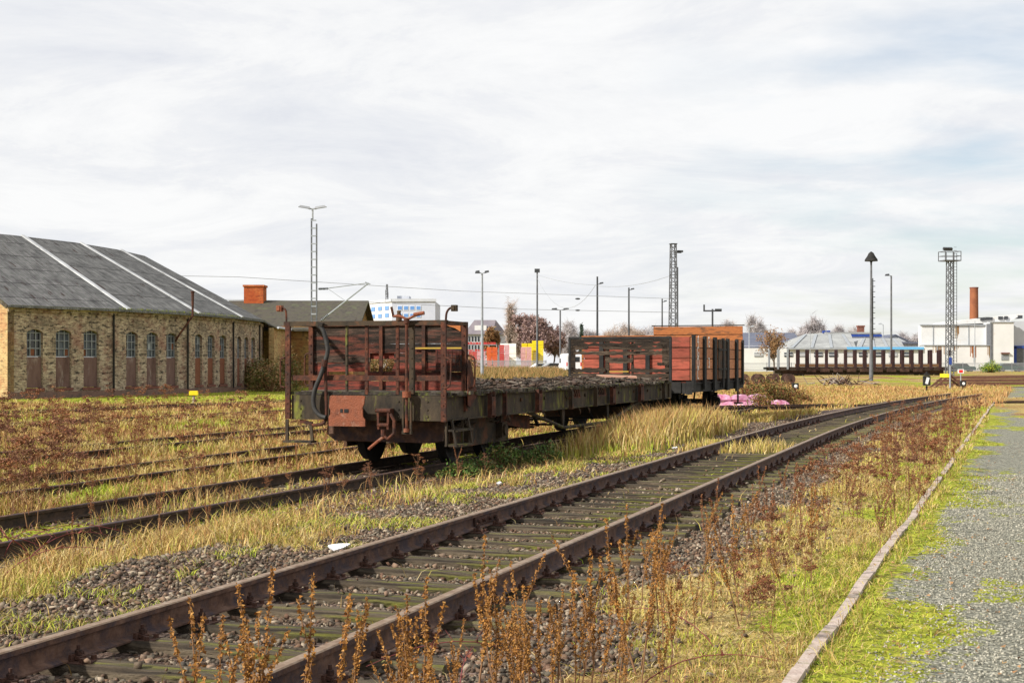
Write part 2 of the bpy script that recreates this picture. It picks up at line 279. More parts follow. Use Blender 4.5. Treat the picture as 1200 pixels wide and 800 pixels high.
# ------------------------------------------------------------------ mesh helpers
class MB:
    def __init__(s): s.v = []; s.f = []; s.mi = []; s.cur = 0
    def face(s, ids, mi=None): s.f.append(tuple(ids)); s.mi.append(s.cur if mi is None else mi)
    def add(s, vs, fs):
        o = len(s.v); s.v += [tuple(v) for v in vs]
        for f in fs: s.face([i+o for i in f])
        return s
    def box(s, c, d, rz=0, rx=0, ry=0):
        m = Matrix.Rotation(rz, 3, 'Z') @ Matrix.Rotation(ry, 3, 'Y') @ Matrix.Rotation(rx, 3, 'X'); c = Vector(c)
        vs = [c + m @ Vector((sx*d[0]/2, sy*d[1]/2, sz*d[2]/2)) for sz in (-1, 1) for sy in (-1, 1) for sx in (-1, 1)]
        return s.add(vs, [(0, 2, 3, 1), (4, 5, 7, 6), (0, 1, 5, 4), (2, 6, 7, 3), (0, 4, 6, 2), (1, 3, 7, 5)])
    def b2(s, x0, x1, y0, y1, z0, z1): return s.box(((x0+x1)/2, (y0+y1)/2, (z0+z1)/2), (abs(x1-x0), abs(y1-y0), abs(z1-z0)))
    def bar(s, p, q, w_, h_, up=(0, 0, 1)):
        p = Vector(p); q = Vector(q); d = (q-p).normalized(); up = Vector(up)
        if abs(d.dot(up)) > .98: up = Vector((0, 1, 0))
        a = d.cross(up).normalized()*w_/2; b = a.cross(d).normalized()*h_/2
        vs = [p-a-b, p+a-b, p+a+b, p-a+b, q-a-b, q+a-b, q+a+b, q-a+b]
        return s.add(vs, [(0, 3, 2, 1), (4, 5, 6, 7), (0, 1, 5, 4), (1, 2, 6, 5), (2, 3, 7, 6), (3, 0, 4, 7)])
    def tube(s, pts, r, n=8, cap=True, phase=0):
        pts = [Vector(p) for p in pts]; rs = r if isinstance(r, (list, tuple)) else [r]*len(pts)
        o = len(s.v); prev = None
        for i, p in enumerate(pts):
            d = (pts[min(i+1, len(pts)-1)]-pts[max(i-1, 0)]).normalized()
            u = prev if prev is not None else (Vector((1, 0, 0)) if abs(d.x) < .8 else Vector((0, 1, 0)))
            a = (u-d*u.dot(d)).normalized(); b = d.cross(a); prev = a
            for k in range(n):
                t = 2*math.pi*k/n+phase; s.v.append(tuple(p+(a*math.cos(t)+b*math.sin(t))*rs[i]))
        for i in range(len(pts)-1):
            for k in range(n):
                a0 = o+i*n+k; a1 = o+i*n+(k+1) % n; s.face((a0, a1, a1+n, a0+n))
        if cap: s.face(tuple(o+k for k in range(n))[::-1]); s.face(tuple(o+(len(pts)-1)*n+k for k in range(n)))
        return s
    def prism(s, poly, axis, a, b):
        # polygon in the two other axes, extruded from a to b along axis
        n = len(poly)
        def pt(u, v, t): return {'x': (t, u, v), 'y': (u, t, v), 'z': (u, v, t)}[axis]
        vs = [pt(u, v, a) for u, v in poly]+[pt(u, v, b) for u, v in poly]
        fs = [tuple(range(n)), tuple(range(2*n-1, n-1, -1))]+[(i, i+n, (i+1) % n+n, (i+1) % n) for i in range(n)]
        return s.add(vs, fs)
    def disc(s, c, axis, r0, r1, h, n=20):  # ring/lathe with axis direction
        c = Vector(c); d = Vector(axis).normalized(); return s.tube([c-d*h/2, c+d*h/2], [r0, r1], n)
    def tri(s, a, b, c): return s.add([a, b, c], [(0, 1, 2)])
    def build(s, name, mats, parent=None, smooth=False, fix=True):
        me = bpy.data.meshes.new(name)
        me.from_pydata(s.v, [], s.f)
        if not isinstance(mats, (list, tuple)): mats = [mats]
        for m in mats: me.materials.append(MATS[m] if isinstance(m, str) else m)
        if len(mats) > 1: me.polygons.foreach_set('material_index', np.array(s.mi, dtype=np.int32))
        if fix and len(s.f) < 60000:
            import bmesh
            bm = bmesh.new(); bm.from_mesh(me); bmesh.ops.recalc_face_normals(bm, faces=bm.faces); bm.to_mesh(me); bm.free()
        autouv(me)
        if smooth:
            me.polygons.foreach_set('use_smooth', np.ones(len(me.polygons), dtype=bool)); me.set_sharp_from_angle(angle=R(38))
        o = bpy.data.objects.new(name, me); C.objects.link(o)
        if parent: o.parent = parent
        return o
def autouv(me):
    nl = len(me.loops); np_ = len(me.polygons)
    if nl == 0 or np_ > 60000: return
    uv = me.uv_layers.new(name='UVMap')
    co = np.empty(len(me.vertices)*3); me.vertices.foreach_get('co', co); co = co.reshape(-1, 3)
    li = np.empty(nl, dtype=np.int32); me.loops.foreach_get('vertex_index', li)
    nm = np.empty(np_*3); me.polygons.foreach_get('normal', nm); nm = nm.reshape(-1, 3)
    tot = np.empty(np_, dtype=np.int32); me.polygons.foreach_get('loop_total', tot)
    N = np.repeat(nm, tot, axis=0); Tn = np.stack([-N[:, 1], N[:, 0], np.zeros(nl)], 1); ln = np.linalg.norm(Tn, axis=1)
    Tn[ln < .1] = (1, 0, 0); Tn /= np.linalg.norm(Tn, axis=1)[:, None]
    B = np.cross(N, Tn); P = co[li]
    out = np.stack([(P*Tn).sum(1), (P*B).sum(1)], 1)
    uv.data.foreach_set('uv', out.astype(np.float32).ravel())
def raw(name, V, Fc, mat, smooth=False):
    me = bpy.data.meshes.new(name); V = np.ascontiguousarray(V, dtype=np.float32); nf, k = Fc.shape
    me.vertices.add(len(V)); me.vertices.foreach_set('co', V.ravel())
    me.loops.add(nf*k); me.loops.foreach_set('vertex_index', np.ascontiguousarray(Fc, dtype=np.int32).ravel())
    me.polygons.add(nf); me.polygons.foreach_set('loop_start', np.arange(0, nf*k, k, dtype=np.int32)); me.polygons.foreach_set('loop_total', np.full(nf, k, dtype=np.int32))
    me.update(calc_edges=True); me.materials.append(MATS[mat] if isinstance(mat, str) else mat)
    if smooth: me.polygons.foreach_set('use_smooth', np.ones(nf, dtype=bool))
    o = bpy.data.objects.new(name, me); C.objects.link(o); return o
def tag(o, label=None, cat=None, group=None, kind=None):
    if label: o['label'] = label
    if cat: o['category'] = cat
    if group: o['group'] = group
    if kind: o['kind'] = kind
    return o
def thing(name, label, cat, loc=(0, 0, 0), rz=0, group=None):
    o = bpy.data.objects.new(name, None); C.objects.link(o); o.location = loc; o.rotation_euler = (0, 0, rz); o.empty_display_size = .2
    return tag(o, label, cat, group)
def copy_tree(o, parent=None):
    c = o.copy(); C.objects.link(c)
    if parent: c.parent = parent
    for ch in o.children: copy_tree(ch, c)
    return c

# ------------------------------------------------------------------ ground sheet and its zones
def dK(X, Y): return (X-XK(Y))*.941
def zones(X, Y):
    X = np.asarray(X, float); Y = np.asarray(Y, float)
    d = dN(X, Y); dw = dW(X, Y); dk = dK(X, Y); n = fbm(X, Y, 1.3, 11)-.5; nb = fbm(X, Y, 3.2, 23)-.5; far = sst(74, 62, Y)
    bal = sst(-2.75, -2.2, d+n*2.2)*sst(2.05, 1.55, d+n*1.6)*far
    bal = np.maximum(bal, .55*sst(1.5, 1.0, np.abs(dw+n*.8))*sst(70, 50, Y))
    dirt = sst(-5.2, -4.3, d+n)*sst(-2.2, -2.7, d+n)*sst(14.5, 17.5, Y+n*5)*sst(31, 26, Y)
    dirt = np.maximum(dirt, sst(1.7, 1.2, np.abs(dw))*sst(21, 24, Y)*sst(51, 48, Y))
    redge = 2.85+.302*Y+np.maximum(0, Y-70)*.6
    gra = sst(.15, .6, dk+n*1.3)*sst(.0, -.6, X-redge+n*1.2)*sst(118, 108, Y)
    gra = np.maximum(gra, .9*sst(.2, 1, dk+n)*sst(74, 84, Y)*sst(116, 108, Y)*sst(60, 30, X))
    moss = sst(-.26, .06, nb+n*.3)*sst(2.2, 2.8, d+n*.5)*.9*(dk < 0)
    moss = np.maximum(moss, (dk > -.05)*sst(1.1, .2, dk+n*1.8)*.8*(1-.4*sst(40, 60, Y)))
    moss = np.maximum(moss, (dk > .8)*sst(.12, .26, nb+.7*n)*.62)
    left = (d < -2.9)
    moss = np.maximum(moss, left*sst(.03, .15, nb+.5*n)*sst(70, 50, Y))
    moss = np.maximum(moss, left*sst(64, 69, Y+n*6)*sst(112, 104, Y)*.95*(X < 6))
    moss = np.maximum(moss, sst(.0, .14, nb)*sst(85, 100, Y)*.8)
    return np.clip(bal, 0, 1), np.clip(dirt, 0, 1), np.clip(gra, 0, 1), np.clip(moss, 0, 1)
def axis_coords(a, b, step, far_a, far_b, g=1.12):
    m = list(np.arange(a, b+1e-6, step)); st = step; x = b
    hi = []
    while x < far_b: st *= g; x += st; hi.append(x)
    st = step; x = a; lo = []
    while x > far_a: st *= g; x -= st; lo.append(x)
    return np.array(lo[::-1]+m+hi)
gx = axis_coords(-8.5, 9.5, .11, -2500, 2500, 1.045); gy = axis_coords(4, 34, .13, -300, 4500, 1.03)
GX, GY = np.meshgrid(gx, gy, indexing='ij'); GZ = ground(GX, GY)
ni, nj = GX.shape
V = np.stack([GX.ravel(), GY.ravel(), GZ.ravel()], 1); I = np.arange(ni*nj).reshape(ni, nj)
Fq = np.stack([I[:-1, :-1].ravel(), I[1:, :-1].ravel(), I[1:, 1:].ravel(), I[:-1, 1:].ravel()], 1)
def groundmat():
    m = bpy.data.materials.new('ground'); m.use_nodes = True; t = m.node_tree; n = t.nodes; l = t.links
    b = n['Principled BSDF']; b.inputs['Roughness'].default_value = .95; b.inputs['Specular IOR Level'].default_value = .1
    tc = n.new('ShaderNodeTexCoord')
    def noise(sc, d=6, r_=.65):
        q = n.new('ShaderNodeTexNoise'); q.inputs['Scale'].default_value = sc; q.inputs['Detail'].default_value = d; q.inputs['Roughness'].default_value = r_; l.new(tc.outputs['Object'], q.inputs[0]); return q.outputs[0]
    def ramp(src, cols, a=.35, z=.65):
        r = n.new('ShaderNodeValToRGB'); e = r.color_ramp.elements; e[0].position = a; e[1].position = z; e[0].color = (*cols[0], 1); e[1].color = (*cols[-1], 1)
        for i in range(1, len(cols)-1): q = e.new(a+(z-a)*i/(len(cols)-1)); q.color = (*cols[i], 1)
        l.new(src, r.inputs[0]); return r.outputs[0]
    def vor(sc, out='Color'):
        q = n.new('ShaderNodeTexVoronoi'); q.inputs['Scale'].default_value = sc; l.new(tc.outputs['Object'], q.inputs['Vector']); return q.outputs[out]
    def sepx(c):
        q = n.new('ShaderNodeSeparateColor'); l.new(c, q.inputs[0]); return q.outputs[0]
    def mix(f, a, bb):
        q = n.new('ShaderNodeMix'); q.data_type = 'RGBA'; l.new(f, q.inputs[0]); l.new(a, q.inputs[6]); l.new(bb, q.inputs[7]); return q.outputs[2]
    fine = noise(9, 8, .75); big = noise(.22, 5)
    straw = ramp(fine, [(.13, .085, .03), (.33, .24, .09), (.52, .41, .17)], .35, .62)
    rust = ramp(fine, [(.10, .05, .025), (.22, .11, .045), (.34, .2, .08)], .35, .62)
    bm = n.new('ShaderNodeMapRange'); bm.inputs[1].default_value = .46; bm.inputs[2].default_value = .6; l.new(big, bm.inputs[0])
    col = mix(bm.outputs[0], straw, rust)
    def zone(attr, c, amt=.9, ns=6):
        nonlocal col
        a = n.new('ShaderNodeAttribute'); a.attribute_name = attr
        s_ = n.new('ShaderNodeMath'); s_.operation = 'MULTIPLY_ADD'; s_.inputs[1].default_value = amt; l.new(noise(ns, 8, .7), s_.inputs[0]); s_.inputs[2].default_value = -.5*amt
        q = n.new('ShaderNodeMath'); q.operation = 'ADD'; l.new(a.outputs['Fac'], q.inputs[0]); l.new(s_.outputs[0], q.inputs[1])
        r = n.new('ShaderNodeMapRange'); r.inputs[1].default_value = .42; r.inputs[2].default_value = .6; l.new(q.outputs[0], r.inputs[0])
        g = n.new('ShaderNodeMath'); g.operation = 'MULTIPLY'; l.new(r.outputs[0], g.inputs[0])
        st = n.new('ShaderNodeMath'); st.operation = 'GREATER_THAN'; st.inputs[1].default_value = .02; l.new(a.outputs['Fac'], st.inputs[0]); l.new(st.outputs[0], g.inputs[1])
        col = mix(g.outputs[0], col, c)
    st1 = ramp(sepx(vor(24)), [(.045, .033, .028), (.12, .08, .062), (.08, .065, .06), (.2, .145, .12)], .1, .9)
    grv = ramp(sepx(vor(42)), [(.10, .10, .078), (.225, .22, .175), (.15, .15, .12), (.40, .385, .31)], .1, .95)
    zone('dirt', ramp(noise(14, 8, .75), [(.03, .018, .012), (.085, .05, .032), (.17, .11, .07)], .35, .65), .8)
    zone('ballast', st1, 1.2)
    zone('gravel', grv, 2.0, 8)
    zone('moss', ramp(fine, [(.07, .055, .022), (.14, .15, .018), (.27, .30, .025), (.40, .39, .05)], .33, .6), 2.2, 8)
    l.new(col, b.inputs['Base Color'])
    bu = n.new('ShaderNodeBump'); bu.inputs['Strength'].default_value = .9; bu.inputs['Distance'].default_value = .02
    ad_ = n.new('ShaderNodeMath'); ad_.operation = 'ADD'; l.new(vor(30, 'Distance'), ad_.inputs[0]); l.new(noise(25, 6), ad_.inputs[1]); l.new(ad_.outputs[0], bu.inputs['Height']); l.new(bu.outputs[0], b.inputs['Normal'])
    MATS['ground'] = m
groundmat()
go = raw('ground', V, Fq, 'ground', smooth=True); tag(go, kind='structure')
for nm, arr in zip(('ballast', 'dirt', 'gravel', 'moss'), zones(GX.ravel(), GY.ravel())):
    a = go.data.attributes.new(nm, 'FLOAT', 'POINT'); a.data.foreach_set('value', arr.astype(np.float32))

# ------------------------------------------------------------------ tracks
PROF = [(-.062, 0), (.062, 0), (.062, .010), (.012, .026), (.009, .045), (.009, .105), (.034, .114), (.036, .142), (.028, .149), (-.028, .149), (-.036, .142), (-.034, .114), (-.009, .105), (-.009, .045), (-.012, .026), (-.062, .010)]
def rail_bm(path, off, z0, y0, y1, step, wob=0):
    mb = MB(); n = len(PROF); ys = np.arange(y0, y1+.01, step); k = 0
    for i, y in enumerate(ys):
        dx = (path(y+.05)-path(y-.05))/.1; q = Vector((1, -dx, 0)).normalized()       # to the right
        c = Vector((float(path(y)), y, z0))+q*off
        if wob: c += q*(float(fbm(y, off*9, 9, 3))-.5)*wob; c.z += (float(fbm(y, off*5, 7, 5))-.5)*wob*.8
        for u, v in PROF: mb.v.append(tuple(c+q*u+Vector((0, 0, v))))
        if i:
            for j in range(n): a0 = (i-1)*n+j; b0 = (i-1)*n+(j+1) % n; mb.face((a0, b0, b0+n, a0+n), 1 if j in (8, 9) or j == 7 or j == 10 else 0)
    return mb
def sleeper_bm(seed, L_=2.55, w_=.225, h_=.16):
    r = random.Random(seed); mb = MB(); n = 14; rows = 5
    for i in range(n+1):
        x = -L_/2+L_*i/n; wj = w_*(1+r.uniform(-.06, .05)); e_ = .02*r.random() if i in (0, n) else 0
        top = [(-wj/2, -h_), (-wj/2-.004, -.02-r.random()*.012), (-wj/2+.03, r.uniform(-.007, .003)), (-wj*.1, r.uniform(-.016, .002)), (wj*.18, r.uniform(-.014, .003)), (wj/2-.03, r.uniform(-.007, .003)), (wj/2, -.02-r.random()*.012), (wj/2, -h_)]
        k = len(top)
        for (y, z) in top: mb.v.append((x+(e_ if i == 0 else -e_), y, z))
        if i:
            for j in range(k): a0 = (i-1)*k+j; b0 = (i-1)*k+(j+1) % k; mb.face((a0, b0, b0+k, a0+k))
    mb.face(range(k)); mb.face([n*k+j for j in range(k)])
    return mb
def chair_bm():
    mb = MB(); mb.box((0, 0, .009), (.37, .17, .018))
    for s in (-1, 1):
        mb.box((s*.075, 0, .036), (.016, .12, .04)); mb.box((s*.088, 0, .036), (.055, .06, .02), ry=s*.2)
        mb.tube([(s*.088, 0, .01), (s*.088, 0, .10)], .011, 6); mb.tube([(s*.088, 0, .048), (s*.088, 0, .074)], .022, 6)
        for t in (-1, 1): mb.tube([(s*.15, t*.05, .012), (s*.15, t*.05, .042)], .018, 6)
    return mb
RT = .15; RZ = 0.019
trk = thing('railway_track', 'nearest rusty railway track with mossy wooden sleepers crossing the foreground', 'railway track', (0, 0, 0), 0, 'railway tracks')
for off in (-.7525, .7525): rail_bm(Xn, off, RZ-.018, 2.2, 72, .5, .01).build('rail', ['rail_rust', 'rail_head'], trk)
sl_me = [sleeper_bm(i).build('sleeper', 'sleeper_wood').data for i in range(6)]
ch_me = chair_bm().build('rail_chair', 'chair').data
for o in list(C.objects):
    if o.type == 'MESH' and not o.parent and o.name.split('.')[0] in ('sleeper', 'rail_chair'): bpy.data.objects.remove(o)
y = 3.3; SLY = []
while y < 72:
    dx = (Xn(y+.05)-Xn(y-.05))/.1; a = math.atan(dx); SLY.append((float(Xn(y)), y, -a)); y += .63*math.cos(a)
def place_sleepers(parent, lst, z, chairs=True, n_named=99, seed=0):
    r = random.Random(seed); rest = MB()
    for i, (x, y, rz) in enumerate(lst):
        jz = r.uniform(-.01, .004); jr = r.uniform(-.02, .02)
        if i < n_named:
            o = bpy.data.objects.new('sleeper', r.choice(sl_me)); C.objects.link(o); o.parent = parent; o.location = (x+r.uniform(-.03, .03), y, z+jz); o.rotation_euler = (r.uniform(-.03, .03), r.uniform(-.006, .006), rz+jr)
            if chairs and i < 62:
                for s in (-.7525, .7525):
                    c_ = bpy.data.objects.new('rail_chair', ch_me); C.objects.link(c_); c_.parent = o; c_.location = (s, 0, -jz-.017+.0)
        else: rest.box((x, y, z-.08), (2.55, .25, .16), rz)
    if rest.v: tag(rest.build('sleeper_row', 'sleeper_wood', parent), kind='stuff')
place_sleepers(trk, SLY, 0, True, 98, 1)
# fishplate joint pieces on the near rails
for (yy, off) in ((13.9, -.7525), (17.0, .7525), (30, -.7525)):
    mb = MB(); q = Vector((COSN, -TN*COSN, 0)); u = Vector((TN*COSN, COSN, 0)); c = Vector((float(Xn(yy)), yy, RZ-.018))+q*off
    for s in (-1, 1):
        mb.bar(c+q*s*.022+u*-.32+Vector((0, 0, .068)), c+q*s*.022+u*.32+Vector((0, 0, .068)), .02, .085)
        for k in (-.24, -.09, .09, .24): p = c+u*k+Vector((0, 0, .07)); mb.tube([p+q*s*.03, p+q*s*.062], .02, 6)
    mb.build('fishplate', 'chair', trk)
def side_track(path, zt, y0, y1, label, sl=40, off_only=None, fl=0):
    t = thing('railway_track', label, 'railway track', (0, 0, 0), 0, 'railway tracks')
    for off in (-.7525, .7525): rail_bm(path, off, zt-RT, y0, y1, 1.0, .03).build('rail', ['rail_dark', 'rail_rust'], t)
    lst = []; y = y0+.3
    while y < y1 and len(lst) < sl:
        dx = (path(y+.05)-path(y-.05))/.1; lst.append((float(path(y)), y, -math.atan(dx))); y += .63*math.cos(math.atan(dx))
    place_sleepers(t, lst, zt-RT-.02, False, 99, int(abs(path(20))*10))
    return t
side_track(Xw, -.07, 9, 62, 'overgrown railway track that carries the derelict wagons', 90)
side_track(XC, -.10, 14, 70, 'weed-covered railway track just left of the wagon track', 30)
side_track(XD, -.10, 18, 90, 'railway track half hidden in grass, midway to the brick roundhouse', 20)
side_track(XE, -.12, 30, 84, 'railway track in straw-coloured grass, second from the brick roundhouse', 20)
side_track(XF, -.11, 40, 96, 'railway track beside the green strip in front of the brick roundhouse', 20)
def XR(Y): return 13.0+1.9*(Y-58)                                                 # a branch crossing the far field on the right
side_track(XR, -.02, 50, 76, 'short dark branch track crossing the far field beside the small signals', 0)
# kerb between the weeds and the gravel path
mb = MB(); y = 5.2; r = random.Random(4)
while y < 62:
    L_ = r.choice((.98, .98, .7)); a = math.atan(.358); y2 = y+L_*math.cos(a)
    c0 = Vector((XK(y)+r.uniform(-.006, .006), y, gz(XK(y), y)+.012+r.uniform(-.014, .006))); c1 = Vector((XK(y2)+r.uniform(-.006, .006), y2-.008, gz(XK(y2), y2)+.012+r.uniform(-.014, .006)))
    if r.random() < (.95 if y < 18 else .8): mb.bar(c0-Vector((0, 0, .066)), c1-Vector((0, 0, .066)), .075, .17)
    y = y2
tag(mb.build('kerb', 'kerb_stone'), kind='structure')

# ------------------------------------------------------------------ stones
def ico():
    t = (1+5**.5)/2; v = np.array([(-1, t, 0), (1, t, 0), (-1, -t, 0), (1, -t, 0), (0, -1, t), (0, 1, t), (0, -1, -t), (0, 1, -t), (t, 0, -1), (t, 0, 1), (-t, 0, -1), (-t, 0, 1)], float)
    f = np.array([(0, 11, 5), (0, 5, 1), (0, 1, 7), (0, 7, 10), (0, 10, 11), (1, 5, 9), (5, 11, 4), (11, 10, 2), (10, 7, 6), (7, 1, 8), (3, 9, 4), (3, 4, 2), (3, 2, 6), (3, 6, 8), (3, 8, 9), (4, 9, 5), (2, 4, 11), (6, 2, 10), (8, 6, 7), (9, 8, 1)])
    return v/np.linalg.norm(v[0]), f
def rotmats(n):
    q = rng.normal(size=(n, 4)); q /= np.linalg.norm(q, axis=1)[:, None]; a, b, c, d = q.T
    return np.stack([np.stack([1-2*(c*c+d*d), 2*(b*c-a*d), 2*(b*d+a*c)], 1), np.stack([2*(b*c+a*d), 1-2*(b*b+d*d), 2*(c*d-a*b)], 1), np.stack([2*(b*d-a*c), 2*(c*d+a*b), 1-2*(b*b+c*c)], 1)], 1)
def scatter_stones(name, X, Y, Z, r, mat):
    v = np.array([(x, y, z) for z in (-1, 1) for y in (-1, 1) for x in (-1, 1)], float)*.72; n = len(X)
    f = np.array([(0, 2, 3), (0, 3, 1), (4, 5, 7), (4, 7, 6), (0, 1, 5), (0, 5, 4), (2, 6, 7), (2, 7, 3), (0, 4, 6), (0, 6, 2), (1, 3, 7), (1, 7, 5)])
    P = v[None]*rng.uniform(.45, 1.3, (n, 8, 3))*np.stack([np.ones(n)*1.1, rng.uniform(.5, .95, n), rng.uniform(.35, .8, n)], 1)[:, None, :]
    P = np.einsum('nij,nkj->nki', rotmats(n), P); P[:, :, 2] *= .8
    P = P*r[:, None, None]+np.stack([X, Y, Z], 1)[:, None, :]
    Fc = (f[None]+(np.arange(n)*8)[:, None, None]).reshape(-1, 3)
    return raw(name, P.reshape(-1, 3), Fc, mat)
def samp(n, y0, y1, half=.42, pw=1.0):
    Y = y0+(y1-y0)*rng.random(n)**pw; X = (rng.random(n)*2-1)*(half*Y+.8); return X, Y
def in_sleeper(X, Y):
    s = X*TN*COSN+Y*COSN; ss = float(SLY[0][0])*TN*COSN+SLY[0][1]*COSN; fr = ((s-ss)/.63+.5) % 1-.5
    return (np.abs(fr)*.63 < .118) & (np.abs(dN(X, Y)) < 1.3)
n = 100000; Y = 4.3+14.5*rng.random(n)**1.1; d = rng.uniform(-3.5, 2.6, n); X = Xn(Y)+d/COSN
n = 46000; Y2 = 18+30*rng.random(n)**1.5; d2 = rng.uniform(-3.3, 2.3, n); X = np.concatenate([X, Xn(Y2)+d2/COSN]); Y = np.concatenate([Y, Y2]); d = np.concatenate([d, d2])
bz = zones(X, Y)[0]; ins = in_sleeper(X, Y); onr = (np.abs(np.abs(dN(X, Y))-.7525) < .10)
keep = (rng.random(len(X)) < np.clip(bz*1.2, .06, 1)) & (~onr) & (~ins | (rng.random(len(X)) < .02)) & (np.abs(X) < .42*Y+1)
X, Y, ins = X[keep], Y[keep], ins[keep]
rr = (.011+.023*rng.random(len(X))**1.6)*(1+.15*(rng.random(len(X)) < .06))*np.where(Y > 18, 1.25, 1)
Z = ground(X, Y)-.004+rng.uniform(-.012, .024, len(X)); Z[ins] = .012
tag(scatter_stones('ballast_stones', X, Y, Z, rr, 'stone'), 'loose brown and grey ballast stones between and beside the rails', 'ballast', kind='stuff')
X, Y = samp(26000, 13, 46); k = (np.abs(dW(X, Y)) < 1.7); k |= (rng.random(len(X)) < zones(X, Y)[1]*.8); X, Y = X[k], Y[k]; rr = rng.uniform(.02, .045, len(X))
tag(scatter_stones('track_bed_stones', X, Y, ground(X, Y)+.0, rr, 'stone'), 'dark stones lying around the wagon track', 'ballast', kind='stuff')
n = 60000; Y = 5+17*rng.random(n)**1.15; X = XK(Y)+rng.uniform(.3, 4.2, n); k = (rng.random(n) < zones(X, Y)[2]*1.0+.09) & (X < .42*Y+.8); X, Y = X[k], Y[k]; rr = rng.uniform(.004, .0115, len(X))*(1+.02*Y)
tag(scatter_stones('path_gravel', X, Y, ground(X, Y)+rr*.2, rr, 'pebble'), 'fine grey gravel lying on the path', 'gravel', kind='stuff')

# ------------------------------------------------------------------ grass
def blades(name, X, Y, h, mat, label, lean=.5, wf=1.0, cat='grass'):
    n = len(X); Z = ground(X, Y)-.01; a = rng.random(n)*6.283; la = rng.random(n)*6.283; ln = h*lean*(.3+rng.random(n))
    wd = (.0018+.00042*Y)*wf*rng.uniform(.7, 1.4, n)
    cx, cy = np.cos(a)*wd/2, np.sin(a)*wd/2; lx, ly = np.cos(la)*ln, np.sin(la)*ln
    P = np.empty((n, 5, 3))
    P[:, 0] = np.stack([X-cx, Y-cy, Z], 1); P[:, 1] = np.stack([X+cx, Y+cy, Z], 1)
    m = .38; P[:, 2] = np.stack([X+lx*m-cx*.8, Y+ly*m-cy*.8, Z+h*.6], 1); P[:, 3] = np.stack([X+lx*m+cx*.8, Y+ly*m+cy*.8, Z+h*.6], 1)
    P[:, 4] = np.stack([X+lx*1.15, Y+ly*1.15, Z+h*(1-.35*rng.random(n)*lean)], 1)
    Fc = (np.array([(0, 1, 3), (0, 3, 2), (2, 3, 4)])[None]+(np.arange(n)*5)[:, None, None]).reshape(-1, 3)
    return tag(raw(name, P.reshape(-1, 3), Fc, mat), label, cat, kind='stuff')
NB = 900000
X, Y = samp(NB, 4.6, 112, .42, 1.25)
d, dw, dk = dN(X, Y), dW(X, Y), dK(X, Y); bal, dirt, gra, moss = zones(X, Y)
cl = fbm(X, Y, .45, 31); lg = fbm(X, Y, 2.4, 41)
inw = (np.abs(dw) < 1.35) & (Y > 22.5) & (Y < 49)
onrail = np.zeros(len(X), bool)
for pth, cs in ((Xw, .947), (XC, .947), (XD, .947), (XE, .894), (XF, .905)): onrail |= np.abs(np.abs((X-pth(Y))*cs)-.75) < .12
dens = np.clip((cl-.34)*4.2, .06, 1)*(1-np.minimum(bal*1.15, 1)*.995)*(1-gra*.985)*(1-dirt*.85)
onrail |= (np.abs(np.abs(d)-.7525) < .13) & (Y < 72)
dens = np.where(dk > .05, dens*np.clip((fbm(X, Y, .35, 131)-.5)*6, .05, .8), dens); dens = np.where(inw | onrail, dens*.04, dens)
keep = rng.random(len(X)) < dens
wall = np.hypot(X+26.6, Y-75) < 0
X, Y, d, dw, dk, moss, cl, lg = (q[keep] for q in (X, Y, d, dw, dk, moss, cl, lg))
hgt = (.04+.17*np.clip(lg*1.3-.15, 0, 1)+.16*np.clip(cl-.45, 0, 1)*2)*rng.uniform(.5, 1.3, len(X))
right = (d > 1.5) & (Y < 70); hgt = np.where(right, hgt*.42, hgt); hgt = np.where(dk > 0, hgt*.4, hgt)
leftb = (d < -2.4) & (d > -4.6) & (Y < 17); hgt = np.where(leftb, hgt*1.15, hgt)
hgt = np.where(dw < -1.5, hgt*1.0, hgt)
pg = np.clip(moss*.75+(fbm(X, Y, 1.0, 52)-.5)*1.3+.14+.16*(d > 1.5), .06, .94); u = rng.random(len(X)); isg = u < pg
hgt = np.where(isg, hgt*.62, hgt); hgt = np.where((Y > 62) & (Y < 112) & (moss > .5), hgt*.5, hgt)
red = (~isg) & (rng.random(len(X)) < np.clip((fbm(X, Y, 4.0, 61)-.44)*4, .04, .7)*(np.where(d < -6, 1, .45)))
st = ~isg & ~red
blades('dry_grass', X[st], Y[st], hgt[st], 'straw', 'straw-coloured dry grass covering the yard between the tracks', .75)
blades('reddish_grass', X[red], Y[red], hgt[red]*1.1, 'straw_red', 'reddish-brown dead grass and litter among the tracks', .6)
blades('green_grass', X[isg], Y[isg], hgt[isg], 'grass_green', 'short bright green grass and moss growing in patches', .6)
# clumps close to the camera: extra long arching blades
n = 2600; cxs, cys = samp(n, 5, 26, .4); dd = dN(cxs, cys); b0, d0, g0, m0 = zones(cxs, cys); k = (b0 < .25) & (d0 < .4) & (g0 < .2) & (dK(cxs, cys) < -.1) & ~((np.abs(dW(cxs, cys)) < 1.45) & (cys > 21)) & (fbm(cxs, cys, 1.5, 77) > .50)
cxs, cys = cxs[k], cys[k]; m = 46
X = np.repeat(cxs, m)+rng.normal(0, .07, len(cxs)*m); Y = np.repeat(cys, m)+rng.normal(0, .07, len(cxs)*m)
hh = np.repeat(rng.uniform(.08, .24, len(cxs))*np.where(dN(cxs, cys) > 0, .62, 1.0), m)*rng.uniform(.5, 1.2, len(X))
blades('tussock_grass', X, Y, hh, 'straw', 'arching tussocks of pale dry grass near the front tracks', 1.15, .8)
